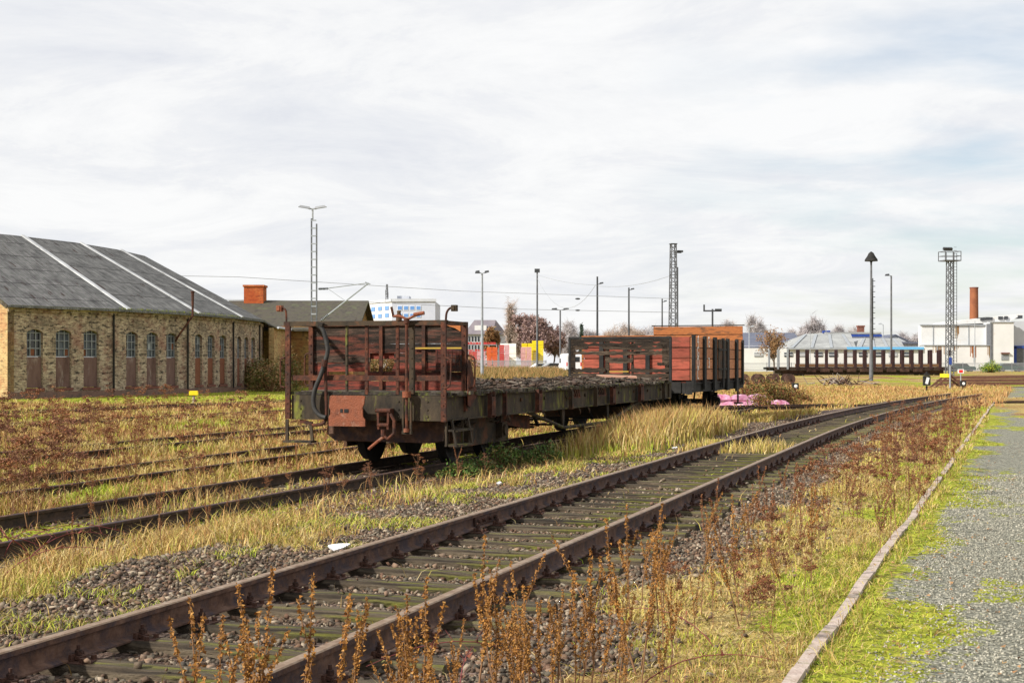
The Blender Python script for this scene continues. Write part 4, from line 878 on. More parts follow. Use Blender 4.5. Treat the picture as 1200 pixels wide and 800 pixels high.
# ------------------------------------------------------------------ masts, poles, signals
def lamp_head(mb, x, y, z, L_=1.0, h=.16, w_=.35): mb.add([(x-L_/2, y-w_/2, z), (x+L_/2, y-w_/2, z+.1), (x+L_/2, y+w_/2, z+.1), (x-L_/2, y+w_/2, z), (x-L_/2*.8, y-w_/3, z+h), (x+L_/2*.8, y-w_/3, z+h+.08), (x+L_/2*.8, y+w_/3, z+h+.08), (x-L_/2*.8, y+w_/3, z+h)], [(0, 3, 2, 1), (4, 5, 6, 7), (0, 1, 5, 4), (1, 2, 6, 5), (2, 3, 7, 6), (3, 0, 4, 7)])
def pole(name, label, px, pytop, Y, r0, r1, mat, heads=(), cat='lamp post', hmat='pole_dark', armz=0, extra=None, hl=.9):
    p = at(px, pytop, Y); g = gz(p.x, Y); t = thing(name, label, cat, (p.x, Y, g), 0); H = p.z-g
    mb = MB(); mb.tube([(0, 0, -.3), (0, 0, H*.4), (0, 0, H)], [r0, (r0+r1)/2, r1], 10); mb.build('pole', mat, t, smooth=True)
    for s in heads:
        mb = MB(); z = H-armz; mb.bar((0, 0, z-.05), (s*hl*.5, 0, z+.05), .07, .07); mb.build('arm', mat, t); mb = MB()
        L_ = hl; x = s*hl*.95
        mb.add([(x-L_/2, -.2, z-.02), (x+L_/2, -.2, z+.1 if s > 0 else z-.02), (x+L_/2, .2, z+.1 if s > 0 else z-.02), (x-L_/2, .2, z-.02), (x-L_/2.6, -.12, z+.2), (x+L_/2.6, -.12, z+.26), (x+L_/2.6, .12, z+.26), (x-L_/2.6, .12, z+.2)], [(0, 3, 2, 1), (4, 5, 6, 7), (0, 1, 5, 4), (1, 2, 6, 5), (2, 3, 7, 6), (3, 0, 4, 7)])
        mb.build('lamp_head', hmat, t)
    return t, H
pole('lamp_post', 'slim grey lamp post with twin lamps right of the first wagon', 565, 320, 131, .17, .08, 'galv', (-1, 1), hl=.45)
t, H = pole('tall_mast', 'tall plain grey mast standing beside the yellow crates', 629.5, 318, 190, .17, .1, 'pole_grey', (), 'mast'); mb = MB(); mb.box((0, 0, H+.1), (.7, .35, .5)); mb.build('mast_head', 'pole_dark', t)
pole('lamp_post', 'short grey twin-lamp post beside the white van', 656.5, 363, 185, .12, .1, 'pole_grey', (-1, 1), hl=.8)
pole('lamp_post', 'dark pole with one lamp, tallest of the three above the broken board wagon', 700, 324, 166, .15, .1, 'pole_dark', (1,), armz=.9, hl=.5)
pole('lamp_post', 'dark pole with one lamp, middle of the three left of the lattice mast', 737, 337, 188, .14, .1, 'pole_dark', (1,), armz=.3, hl=.5)
pole('lamp_post', 'dark pole with one lamp, shortest and closest to the lattice mast', 776, 350, 220, .14, .1, 'pole_dark', (1,), armz=.5, hl=.5)
pole('lamp_post', 'thin dark pole touching the right side of the lattice mast', 794, 313, 185, .13, .1, 'pole_dark', (), armz=.3)
pole('lamp_post', 'slender grey lamp post between the cone-topped mast and lattice tower', 1044.5, 323, 185, .16, .11, 'pole_grey', (-1,), hl=.55)
pole('street_lamp', 'tiny distant street lamp in front of the slate-roofed hall', 878, 383, 250, .1, .08, 'galv', (1,), 'street lamp', 'galv', hl=.6)
pole('street_lamp', 'tiny distant street lamp left of the slender grey lamp post', 1035, 380, 258, .1, .08, 'galv', (-1,), 'street lamp', 'galv', hl=.6)
pole('flagpole', 'thin white pole standing before the glass-roofed warehouse', 949.5, 388, 235, .07, .05, 'galv', (), 'pole', 'galv')
pole('street_lamp', 'thin grey post in front of the factory wall', 1142.5, 376, 262, .09, .07, 'galv', (), 'pole', 'galv')
# signal post with a T-shaped top
t, H = pole('signal_post', 'short dark T-shaped post rising behind the open red wagon', 835, 362, 78, .06, .05, 'pole_dark', (), 'signal post'); mb = MB(); mb.box((0, 0, H-.1), (1.0, .08, .08)); mb.box((-.46, 0, H+.06), (.08, .1, .36)); mb.box((.32, 0, H-.04), (.36, .14, .1)); mb.build('cross_arm', 'pole_dark', t)
# light mast with conical head
t, H = pole('cone_light_mast', 'light mast with black conical head standing in the far yard', 1021, 306, 134, .20, .09, 'pole_grey', (), 'light mast')
mb = MB(); mb.tube([(0, 0, H-.1), (0, 0, H), (0, 0, H), (0, 0, H+.15), (0, 0, H+.5), (0, 0, H+.75), (0, 0, H+.9)], [.12, .14, .62, .60, .36, .24, .05], 14); mb.build('lamp_head', 'steel_black', t, smooth=True)
mb = MB(); mb.b2(.13, .19, -.05, .05, H-7.4, H-1.6)
for i in range(12): mb.b2(.12, .38, -.03, .03, H-7.4+i*.5, H-7.34+i*.5)
mb.build('ladder', 'pole_dark', t)
def lattice(name, label, px, pytop, Y, w0, w1, mat, n, cat, faces=4, th=.09):
    p = at(px, pytop, Y); g = gz(p.x, Y); t = thing(name, label, cat, (p.x, Y, g), R(12)); H = p.z-g
    mb = MB()
    cr = lambda z, s: Vector((s[0]*(w0+(w1-w0)*z/H)/2, s[1]*(w0+(w1-w0)*z/H)/2, z))
    SS = [(-1, -1), (1, -1), (1, 1), (-1, 1)]
    for s in SS: mb.bar(cr(-.3, s), cr(H, s), th, th)
    mb.build('corner_post', mat, t); mb = MB()
    for i in range(n):
        za, zb = H*i/n, H*(i+1)/n
        for j in range(4):
            a, b = SS[j], SS[(j+1) % 4]; mb.bar(cr(za, a if i % 2 else b), cr(zb, b if i % 2 else a), th*.6, th*.6)
            if i % 2 == 0: mb.bar(cr(za, a), cr(za, b), th*.5, th*.5)
    mb.build('bracing', mat, t); return t, H
t, H = lattice('lattice_mast', 'tall grey steel lattice mast rising behind the red wagon', 789, 286, 150, .86, .5, 'pole_grey', 26, 'mast')
mb = MB(); mb.bar((0, 0, H-.9), (.9, 0, H-.9), .08, .08); mb.box((.75, 0, H-.75), (.6, .3, .2)); mb.box((0, 0, H+.02), (.7, .7, .08)); mb.build('lamp_arm', 'pole_dark', t)
t, H = lattice('floodlight_tower', 'steel lattice floodlight tower with platform beside the rail stack', 1113, 306, 158, .66, .52, 'pole_grey', 30, 'tower', th=.08)
mb = MB(); mb.box((0, 0, H+.04), (1.9, 1.5, .12)); mb.build('platform', 'pole_grey', t); mb = MB()
for z in (.55, 1.05):
    for a, b in (((-.95, -.75), (.95, -.75)), ((.95, -.75), (.95, .75)), ((.95, .75), (-.95, .75)), ((-.95, .75), (-.95, -.75))): mb.bar((a[0], a[1], H+z), (b[0], b[1], H+z), .06, .06)
for a in ((-.95, -.75), (0, -.75), (.95, -.75), (.95, .75), (0, .75), (-.95, .75)): mb.bar((a[0], a[1], H), (a[0], a[1], H+1.08), .07, .07)
mb.build('railing', 'pole_grey', t); mb = MB()
for x in (-.9, -.35): mb.box((x, -.7, H+1.3), (.5, .3, .28), rx=.5)
mb.build('floodlight', 'pole_dark', t); mb = MB()
for x in (.52, .86): mb.bar((x, 0, 1.5), (x, 0, H+.9), .05, .05)
for i in range(36): mb.bar((.52, 0, 1.7+i*.36), (.86, 0, 1.7+i*.36), .035, .035)
mb.build('ladder', 'pole_grey', t)
# twin-channel catenary mast with cantilever on the left
p = at(368, 250, 95); g = gz(p.x, 95); t = thing('catenary_mast', 'tall twin-channel steel catenary mast with two lamps in front of the annex', 'catenary mast', (p.x, 95, g)); H = p.z-g
mb = MB()
for s in (-1, 1): mb.bar((s*.17, 0, -.3), (s*.17, 0, H-(.7 if s > 0 else .35)), .08, .2)
mb.build('channel', 'pole_grey', t); mb = MB()
for i in range(22): mb = MB(); mb.bar((-.17, -.11, .5+i*.52), (.17, -.11, .5+i*.52), .015, .09); mb.build('batten', 'galv', t)
mb = MB(); mb.tube([(-.1, 0, H-.5), (-.1, 0, H+.3)], .06, 8); mb.box((-.1, 0, H+.3), (.5, .1, .08)); mb.build('lamp_bracket', 'galv', t)
for s in (-1, 1): mb = MB(); mb.add([(-.1+s*.12, -.15, H+.28), (-.1+s*.95, -.15, H+.42), (-.1+s*.95, .15, H+.42), (-.1+s*.12, .15, H+.28), (-.1+s*.2, -.1, H+.44), (-.1+s*.8, -.1, H+.54), (-.1+s*.8, .1, H+.54), (-.1+s*.2, .1, H+.44)], [(0, 3, 2, 1), (4, 5, 6, 7), (0, 1, 5, 4), (1, 2, 6, 5), (2, 3, 7, 6), (3, 0, 4, 7)]); mb.build('lamp_head', 'fence_grey', t)
def L(px, py): q = at(px, py, 95); return Vector((q.x-p.x, 0, q.z-g))
mb = MB(); mb.tube([L(373, 338.5), L(381, 338.3)], .04, 6); mb.tube([L(381, 338), L(431, 331.5)], .035, 6); mb.tube([L(376, 375.5), L(432, 331.5)], .05, 6); mb.tube([L(384, 338), L(407, 354)], .015, 5); mb.tube([L(428, 330.5), L(434, 333)], .04, 6); mb.build('cantilever', 'galv', t)
mb = MB(); q0, q1 = L(374, 338.4), L(383.5, 338.2)
for i in range(7): c = q0+(q1-q0)*i/6; mb.disc(c, (1, 0, 0), .085, .085, .045, 10)
for i in range(6): c = L(376.5, 375)+(L(384, 369)-L(376.5, 375))*i/5; mb.disc(c, (1, 0, .8), .085, .085, .045, 10)
mb.build('insulator', 'pole_dark', t)
# wires
def wire(label, pts, r_=.022, sag=0, name='overhead_wire'):
    P = []
    for a, b in zip(pts, pts[1:]):
        for i in range(13):
            u = i/12; c = a+(b-a)*u; c.z -= sag*4*u*(1-u)
            if P and i == 0: continue
            P.append(c)
    mb = MB(); mb.tube(P, r_, 5); o = mb.build(name, 'galv', None); tag(o, label, 'wire', 'overhead wires')
wire('upper thin overhead wire crossing from the roundhouse to the lattice mast', [at(-60, 318, 120), at(280, 324.5, 130), at(540, 341, 145), at(790, 350, 150)])
wire('lower thin overhead wire crossing behind the wagons', [at(-60, 345, 120), at(433, 354, 130), at(600, 362, 140), at(790, 366, 150)])
wire('sagging cable from the tall plain mast to the dark pole', [at(629.5, 322, 190), at(700, 334, 166)], .024, .3)
wire('sagging cable from the dark pole to the lattice mast', [at(700, 335, 166), at(788, 322, 150)], .024, .5)
wire('deeply sagging loop of cable hanging from the tall plain mast', [at(629.5, 326, 190), at(698, 334, 166)], .022, 3.3)
for (px, py) in ((677, 350), (677, 363.5)):
    p = at(px, py, 145); mb = MB(); mb.tube([(p.x-.25, 145, p.z), (p.x-.1, 145, p.z), (p.x+.1, 145, p.z), (p.x+.25, 145, p.z)], [.04, .09, .09, .04], 8); tag(mb.build('wire_insulator', 'pole_dark', None), 'small dark insulator hanging on the %s overhead wire left of the poles' % ('upper' if py < 355 else 'lower'), 'insulator')
for (x0, y0, z0) in ((-12.2, 52, 0),): pass
# small signals and markers on the ground
def sign(name, label, px, pyb, Y, build, cat='sign'):
    p = at(px, pyb, Y); g = gz(p.x, Y); t = thing(name, label, cat, (p.x, Y, g), 0); build(t); return t
def white_board(t):
    mb = MB(); mb.tube([(0, 0, -.1), (0, 0, 1.35)], .05, 8); mb.build('post', 'galv', t); mb = MB(); mb.prism([(-.28, 1.3), (.28, 1.3), (.28, 1.55), (.2, 1.68), (-.2, 1.68), (-.28, 1.55)], 'y', -.08, .02); mb.build('board', 'sign_white', t)
sign('marker_board', 'small white board on a post between lamp post and flat wagon', 585-38.5, 448, 84, white_board)
def dwarf(t):
    mb = MB(); mb.tube([(0, 0, -.1), (0, 0, .45)], .06, 8); mb.build('post', 'steel_black', t); mb = MB(); mb.box((0, 0, .78), (.42, .3, .62)); mb.box((0, 0, 1.17), (.3, .3, .14)); mb.tube([(0, 0, 1.2), (0, 0, 1.36)], .07, 8); mb.build('lantern_case', 'steel_black', t)
    mb = MB(); mb.box((0, -.16, .78), (.18, .02, .42), ry=.25); mb.build('white_pane', 'sign_white', t)
sign('dwarf_signal', 'black dwarf signal lantern with white pane in the far grass', 1086, 450, 92, dwarf, 'signal')
def point_lamp(t):
    mb = MB(); mb.tube([(0, 0, -.1), (0, 0, .35)], .05, 8); mb.build('post', 'steel_black', t); mb = MB(); mb.box((0, 0, .55), (.36, .28, .36)); mb.build('lantern_case', 'steel_black', t); mb = MB(); mb.tube([(0, -.145, .55), (0, -.16, .55)], .1, 12); mb.build('white_pane', 'sign_white', t)
sign('point_lantern', 'small black and white point lantern right of the pink sacks', 932, 449, 84, point_lamp, 'signal')
sign('point_lantern', 'small round-faced lantern in front of the stacked rails', 1128.5, 447, 96, point_lamp, 'signal')
def red_sign(t):
    mb = MB(); mb.tube([(0, 0, -.1), (0, 0, 1.25)], .04, 8); mb.build('post', 'galv', t); mb = MB(); mb.b2(-.22, .22, -.03, 0, 1.15, 1.45); mb.build('plate', 'sign_white', t); mb = MB(); mb.b2(-.14, .14, -.04, -.032, 1.2, 1.4); mb.build('red_field', 'lamp_red', t)
sign('red_marker', 'small red and white marker on a thin post before the rail stack', 1126, 450, 103, red_sign)
def blue_post(t):
    mb = MB(); mb.tube([(0, 0, -.1), (0, 0, 2.4)], .06, 8); mb.build('post', 'galv', t); mb = MB(); mb.b2(-.1, .1, -.1, -.065, 1.8, 2.3); mb.build('plate', 'blue_paint', t)
sign('marker_post', 'pale post with a small blue plate below the floodlight tower', 1113.5, 450, 101, blue_post)
sign('yellow_marker', 'small yellow marker on a stump near the roundhouse plinth', 227, 466, 66, lambda t: (MB().tube([(0, 0, -.1), (0, 0, .4)], .06, 8).build('post', 'driftwood', t), MB().b2(-.2, .2, -.1, .1, .4, .6).build('cap', 'crate_yellow', t)), 'marker')

# stake wagon in the far yard
def stake_wagon():
    Y = 160.; a, b = at(903, 0, Y), at(1110, 0, Y); g = gz(50, Y); Lw = 21.5; zt = at(0, 409.5, Y).z-g; zd = 1.0
    t = thing('stake_wagon', 'long empty flat wagon with upright maroon stakes in the far yard', 'rail wagon', (a.x, Y, g), R(11.2))
    mb = MB(); mb.b2(0, Lw, -1.3, 1.3, zd-.12, zd); mb.b2(0, Lw, -1.32, -1.2, zd-.42, zd-.12); mb.b2(0, Lw, 1.2, 1.32, zd-.42, zd-.12); mb.b2(Lw*.04, Lw*.96, -.9, .9, .12, zd-.13); mb.build('deck', 'rail_dark', t)
    mb = MB(); mb.b2(Lw*.16, Lw*.985, 1.2, 1.26, zd+.01, zd+.34); mb.build('side_board', 'leaf_brown', t)
    for i in range(9): x = Lw*(.2+.075*i); mb = MB(); mb.box((x, -1.36, .62), (1.1, .1, .35)); mb.build('underframe_box', 'scrap', t)
    n = 19
    for i in range(n):
        x = .35+(Lw-.7)*i/(n-1); w_ = .10 if i in (0, 1) else (.17 if i not in (3, 9) else .22)
        for s in (-1, 1): mb = MB(); mb.b2(x-w_, x+w_, s*1.33-.06, s*1.33+.06, zd-.25, zt); mb.build('stake', 'stake_maroon' if i > 1 else 'galv', t)
    for x in (1.6, 3.4, Lw-3.4, Lw-1.6):
        for s in (-1, 1): mb = MB(); mb.disc((x, s*.75, .45), (0, 1, 0), .46, .46, .12, 16); mb.build('wheel', 'steel_black', t)
    for x in (2.5, Lw-2.5):
        for s in (-1, 1): mb = MB(); mb.b2(x-1.5, x+1.5, s*.95-.06, s*.95+.06, .35, .65); mb.build('bogie_frame', 'scrap', t)
    for x in (-.5, Lw+.02):
        for s in (-1, 1): mb = MB(); mb.disc((x+.24, s*.87, .85), (1, 0, 0), .12, .12, .45, 12); mb.build('buffer', 'steel_black', t)
stake_wagon()
# stacked rails and scrap
t = thing('rail_stack', 'long pile of rusty stacked rails at the right edge', 'rail stack', (at(1095, 0, 112).x, 112, gz(33, 112))); r = random.Random(5); k = 0
for lay in range(3):
    for i in range(7):
        mb = MB(); y0 = i*.2-.6; x0 = r.uniform(0, .7)+lay*.3; z = .22+lay*.26; mb.bar((x0, y0, z), (x0+14+r.uniform(-.5, .5), y0+r.uniform(-.1, .1)-1.0, z+.12+r.uniform(0, .06)), .12, .2); mb.build('stacked_rail', 'rail_stack', t)
mb = MB()
for x in (1.2, 5, 9, 12.5): mb.box((x, -.3, .06), (.25, 1.9, .16))
mb.build('support_timber', 'wood_deck', t)
t = thing('buffer_stop', 'rusty rail buffer stop at the left end of the rail stack', 'buffer stop', (at(1106, 0, 108).x, 108, gz(32, 108)))
for s in (-.6, .6): mb = MB(); mb.bar((-.9, s, 0), (.3, s, 1.0), .12, .14); mb.bar((1.5, s, 0), (.3, s, 1.0), .12, .14); mb.bar((-1.1, s, .05), (1.8, s, .05), .12, .12); mb.build('frame', 'rail_stack', t)
mb = MB(); mb.box((.1, 0, .95), (.2, 1.9, .28)); mb.build('beam', 'crate_yellow', t)
t = thing('spare_wheelsets', 'dark heap of old wheelsets on the ground beyond the red wagon', 'wheelset heap', (at(884, 0, 118).x, 118, gz(20, 118)))
for i in range(5):
    x = -2.2+i*1.25; mb = MB(); mb.tube([(x, -.9, .46), (x, .9, .46)], .08, 8); mb.build('axle', 'scrap', t)
    for s in (-.75, .75): mb = MB(); mb.disc((x, s, .46), (0, 1, 0), .46, .46, .12, 18); mb.build('wheel', 'scrap', t)
# branch heap
t = thing('branch_heap', 'grey heap of cut branches lying in front of the stake wagon', 'branch heap', (at(983, 0, 112).x, 112, gz(25, 112))); r = random.Random(9); mb = MB(); mb2 = MB()
for i in range(46):
    a = r.uniform(0, 6.28); l_ = r.uniform(.6, 1.9); x, y_ = r.gauss(.2, .8), r.gauss(0, .5); (mb if i % 3 else mb2).tube([(x, y_, r.uniform(0, .5)), (x+math.cos(a)*l_*.6, y_+math.sin(a)*.3, r.uniform(.2, .8)), (x+math.cos(a)*l_, y_+math.sin(a)*.6, r.uniform(.1, 1.1))], [.05, .04, .02], 5)
mb.build('branch', 'scrap', t); mb2.build('pale_branch', 'driftwood', t)
# litter
for i, (px, py, lab, s_) in enumerate(((396, 641, 'flat piece of white litter on the ballast beside the left near rail', .12), (791, 524, 'small crumpled white litter between the near rails further off', .07), (585, 566, 'tiny white scrap on the brown soil near the flat wagon', .045))):
    Y = F*1.63/(py-HY); p = at(px, py, Y); r = random.Random(i); mb = MB(); n = 9; vs = [(math.cos(k*6.283/n)*s_*r.uniform(.6, 1.1), math.sin(k*6.283/n)*s_*r.uniform(.5, .9), r.uniform(.02, .05)) for k in range(n)]
    mb.add(vs+[(x*.9, y_*.9, z-.02) for x, y_, z in vs], [tuple(range(n)), tuple(range(2*n-1, n-1, -1))]+[(k, k+n, (k+1) % n+n, (k+1) % n) for k in range(n)])
    o = mb.build('litter', 'litter_white'); o.location = (p.x, Y, gz(p.x, Y)+.012); o.rotation_euler = (.12, -.15, .4); tag(o, lab, 'litter')

# ------------------------------------------------------------------ the wagons
TH = math.atan(TW); ct, stn = math.cos(TH), math.sin(TH)
class WG:
    def __init__(s, Z0): s.Z0 = Z0; s.X0 = -10.15+TW*Z0; s.loc = (s.X0, Z0, -.07)
    def x(s, px, y=0): r = (px-CX)/F; return (r*(s.Z0+y*ct)-s.X0-y*stn)/(ct+r*stn)
    def z(s, py, x, y=0): return CAMZ-(py-HY)/F*(s.Z0-x*stn+y*ct)+.07
    def P(s, px, py, y=0): x = s.x(px, y); return Vector((x, y, s.z(py, x, y)))
    def ys(s, px, x=1.4): r = (px-CX)/F; return (r*(s.Z0-x*stn)-s.X0-x*ct)/(stn-r*ct)
def plank(mb, x0, x1, y0, y1, z0, z1, r, jag=.0, n=10, wav=.006, rag0=0, rag1=0):
    """board along x with slightly worn edges and ragged ends"""
    K = 4; o = len(mb.v)
    a0 = x0+(r.uniform(0, rag0)); a1 = x1-(r.uniform(0, rag1)); sag = r.uniform(-wav, wav)
    for i in range(n+1):
        u = i/n; x = a0+(a1-a0)*u; t = wav*r.uniform(-1, 1); b = wav*r.uniform(-1, 1); e = jag*r.random() if r.random() < .35 else 0
        s_ = sag*math.sin(math.pi*u)
        rz0, rz1 = z0+b+s_, z1-t-e+s_
        if (i == n and rag1) or (i == 0 and rag0): m_ = (z0+z1)/2; rz0 = m_-(z1-z0)*.2; rz1 = m_+(z1-z0)*r.uniform(.1, .4)
        mb.v += [(x, y0, rz0), (x, y0, rz1), (x, y1, rz1), (x, y1, rz0)]
        if i:
            for k in range(4): p = o+(i-1)*4+k; q = o+(i-1)*4+(k+1) % 4; mb.face((p, q, q+4, p+4))
    mb.face((o, o+1, o+2, o+3)); e = o+n*4; mb.face((e+3, e+2, e+1, e))
def wheelset(t, y, gauge=.75, r_=.48, mat='steel_black'):
    mb = MB(); mb.tube([(-1.05, y, r_), (1.05, y, r_)], .075, 12); mb.build('axle', mat, t, smooth=True)
    for s in (-1, 1):
        mb = MB(); x = s*gauge
        mb.tube([(x-s*.09, y, r_), (x-s*.06, y, r_), (x-s*.06, y, r_), (x+s*.06, y, r_), (x+s*.06, y, r_), (x+s*.02, y, r_), (x+s*.02, y, r_), (x+s*.09, y, r_)], [r_+.03, r_+.03, r_, r_-.005, r_-.07, r_-.08, .16, .13], 28); mb.build('wheel', mat, t, smooth=True)
def axlebox(t, y, x, r_=.48, mat='steel_grime'):
    s = 1 if x > 0 else -1; mb = MB(); mb.box((x, y, r_), (.22, .26, .28)); mb.tube([(x+s*.1, y, r_), (x+s*.15, y, r_)], .1, 12); mb.build('axle_box', mat, t)
    mb = MB()
    for i in range(6): L_ = .98-.14*i; z = r_+.17+.018*i; mb.bar((x, y-L_/2, z+.10*(L_/.98)**2-.1+.03*i*0), (x, y, z), .09, .016); mb.bar((x, y, z), (x, y+L_/2, z+.10*(L_/.98)**2-.1), .09, .016)
    mb.box((x, y, r_+.21), (.12, .1, .16)); mb.build('leaf_spring', mat, t)
    mb = MB()
    mb.prism([(y-.22, r_-.16), (y+.22, r_-.16), (y+.42, .80), (y-.42, .80)], 'x', x-s*.115, x-s*.10)
    mb.build('axle_guard', mat, t)

W1 = WG(23.02); r = random.Random(21)
wg = thing('flat_wagon', 'rusty derelict flat wagon with plank end walls and mossy side beams', 'rail wagon', W1.loc, -TH, 'derelict wagons')
LEN = 16.7; P = W1.P
def hbeam(mb, y0, y1, x0, x1, z0, z1): mb.b2(x0, x1, y0, y1, z0, z1)
mb = MB(); mb.b2(-1.36, 1.30, 0, .10, .77, 1.17); mb.b2(-1.36, 1.30, .1, .26, 1.12, 1.17); mb.b2(-1.36, 1.30, .1, .26, .77, .82)
for x in (-1.2, -.2, .55, 1.05):
    for z in (.84, .95, 1.08): mb.tube([(x, 0, z), (x, -.014, z)], .017, 7)
mb.build('headstock', 'steel_moss', wg)
mb = MB(); mb.b2(-1.36, 1.36, LEN-.25, LEN, .77, 1.17); mb.build('headstock', 'steel_moss', wg)
for s in (-1, 1):
    mb = MB(); mb.b2(s*1.30, s*1.32, .26, LEN-.25, .77, 1.17)
    for z in (.77, 1.15): mb.b2(s*1.321, s*1.385, .26 if s < 0 else .02, LEN-.25, z, z+.022)
    if s > 0: mb.b2(1.305, 1.32, .02, .26, .77, 1.17)
    mb.build('solebar', 'steel_moss', wg)
for x in (-.45, .45): mb = MB(); mb.b2(x-.05, x+.05, .3, LEN-.3, .72, 1.1); mb.build('centre_sill', 'steel_grime', wg)
for i in range(9): y = 1.4+i*1.72; mb = MB(); mb.b2(-1.29, 1.29, y-.05, y+.05, .82, 1.08); mb.build('cross_member', 'steel_grime', wg)
# stake pockets, fans of ribs and plates on the side beam
for px, w_, mt in ((574.5, .20, 'steel_rust'), (590, .05, 'steel_rust'), (630, .22, 'steel_rust'), (668, .09, 'steel_grime'), (697, .07, 'steel_grime'), (717, .26, 'steel_rust'), (750, .3, 'steel_rust'), (777, .12, 'steel_grime')):
    y = W1.ys(px)
    for s in (-1, 1): mb = MB(); mb.b2(s*1.386, s*1.46, y-w_/2, y-w_/2+.03, .76, 1.20); mb.b2(s*1.386, s*1.46, y+w_/2-.03, y+w_/2, .76, 1.20); mb.b2(s*1.445, s*1.465, y-w_/2, y+w_/2, .80, 1.12); mb.build('stake_pocket', mt, wg)
for px in (673, 704):
    y = W1.ys(px); mb = MB()
    for k in range(5): mb.bar((1.40, y-.35+k*.17, 1.15), (1.42, y-.15+k*.12, 1.0), .025, .02)
    mb.bar((1.41, y-.38, .99), (1.41, y+.4, .99), .03, .03); mb.build('rope_cleat', 'steel_rust', wg)
for k in range(11):
    y = 1.0+k*1.45; mb = MB(); mb.tube([(1.322, y, 1.02), (1.35, y, 1.02)], .035, 10); mb.build('bolt_cap', 'steel_grime', wg)
for k, y in enumerate((.9, 3.1, 5.2, 7.7, 8.4)):
    mb = MB(); mb.tube([(1.34, y, .78), (1.38, y-.03, .70), (1.38, y, .64), (1.38, y+.03, .70), (1.34, y, .78)], .012, 6, cap=False); mb.build('lashing_ring', 'steel_grime', wg)
# running gear: two four-wheel trucks
for y0 in (1.8, 13.3):
    for dy in (0, 1.75):
        wheelset(wg, y0+dy)
        for x in (-1.02, 1.02): axlebox(wg, y0+dy, x)
    for x in (-.98, .98): mb = MB(); mb.prism([(y0-.55, .26), (y0+2.3, .26), (y0+2.3, .62), (y0+1.5, .78), (y0+.25, .78), (y0-.55, .62)], 'x', x-.03, x+.03); mb.build('truck_side_frame', 'steel_grime', wg)
    mb = MB(); mb.b2(-.95, .95, y0+.6, y0+1.15, .45, .75); mb.build('bolster', 'steel_black', wg)
    mb = MB(); mb.box((0, y0-.58, .50), (1.9, .06, .3)); mb.build('truck_end_beam', 'steel_grime', wg)
a = P(386, 503, .7); b = P(520, 522, .7)
mb = MB(); mb.prism([(a.x, .74), (b.x+.06, .74), (b.x, .42), (b.x-.2, .38), (a.x+.14, .40), (a.x, .50)], 'y', .62, .70); mb.build('inner_end_beam', 'rail_rust', wg)
# brake rigging hanging below
for (y, x) in ((5.2, .3), (6.4, .7), (8.9, .5), (10.2, .8)): mb = MB(); mb.bar((x, y, .8), (x+.1, y+.2, .42), .07, .03); mb.bar((-.8, y+.2, .45), (1.1, y+.2, .45), .04, .04); mb.build('brake_lever', 'steel_black', wg)
mb = MB(); mb.tube([(.5, 4.4, .6), (.5, 5.2, .6)], .2, 14); mb.build('brake_cylinder', 'steel_black', wg, smooth=True)
mb = MB(); y1 = W1.ys(592, 1.2); mb.prism([(y1, .60), (y1+1.9, .42), (y1+1.9, .68), (y1, .80)], 'x', .95, 1.05); mb.build('battery_box', 'steel_rust', wg)
# truss rods
for s in (1, -1):
    ya, yb, yc, yd = [W1.ys(px, 1.28) for px in (617, 661, 713, 752)]
    mb = MB(); mb.tube([(s*1.27, ya, .79), (s*1.27, yb, .38), (s*1.27, yc, .36), (s*1.27, yd, .79)], .038, 8); mb.build('truss_rod', 'steel_moss', wg)
    for y in (yb, yc): mb = MB(); mb.prism([(y-.11, .77), (y+.11, .77), (y+.035, .36), (y-.035, .36)], 'x', s*1.25-.02, s*1.25+.02); mb.build('truss_post', 'steel_moss', wg)
# deck planks
mb = MB(); y = .0; k = 0
while y < LEN-.05:
    w_ = r.uniform(.13, .17); mis = r.random() < .07 and y > 1.3
    if not mis:
        dz = r.uniform(-.012, .010); xr = 1.43+r.uniform(-.07, .02); xl = -1.42-r.uniform(-.05, .02); n = 8; o = len(mb.v)
        for i in range(n+1):
            x = xl+(xr-xl)*i/n; b_ = r.uniform(-.008, .008); e = w_-.008
            mb.v += [(x, y+.004, 1.175), (x, y+.004, 1.225+dz+b_), (x, y+e, 1.225+dz-b_), (x, y+e, 1.175)]
            if i:
                for q in range(4): p0 = o+(i-1)*4+q; p1 = o+(i-1)*4+(q+1) % 4; mb.face((p0, p1, p1+4, p0+4))
        mb.face((o, o+1, o+2, o+3)); e = o+n*4; mb.face((e+3, e+2, e+1, e))
    y += w_
mb.build('deck', 'wood_deck', wg)
# platform railing at the front
def vpost(px, pt, pb, y, w_, d_, mat='steel_rust', name='railing_post'):
    a, b = P(px, pt, y), P(px, pb, y); mb = MB(); mb.b2(a.x-w_/2, a.x+w_/2, y-d_/2, y+d_/2, b.z, a.z)
    k = int((a.z-b.z)/.16)
    for i in range(k): mb.tube([(a.x, y-d_/2, b.z+.1+i*.16), (a.x, y-d_/2-.012, b.z+.1+i*.16)], .013, 6)
    return mb.build(name, mat, wg)
zt = P(430, 376).z
vpost(337.5, 377, 490.5, -.03, .085, .05); vpost(520, 377, 494, -.03, .085, .05)
for px, w_, mt in ((406.5, .035, 'steel_moss'), (429.8, .05, 'steel_rust'), (466, .05, 'steel_rust'), (483, .085, 'steel_grime')): vpost(px, 381, 462 if w_ > .04 else 458, .02, w_, .045, mt)
a, b = P(334, 378), P(523, 378); mb = MB(); mb.b2(a.x, b.x, -.05, .03, zt-.075, zt); mb.b2(a.x, b.x, .03, .09, zt-.02, zt+.004); mb.build('top_rail', 'steel_grime', wg)
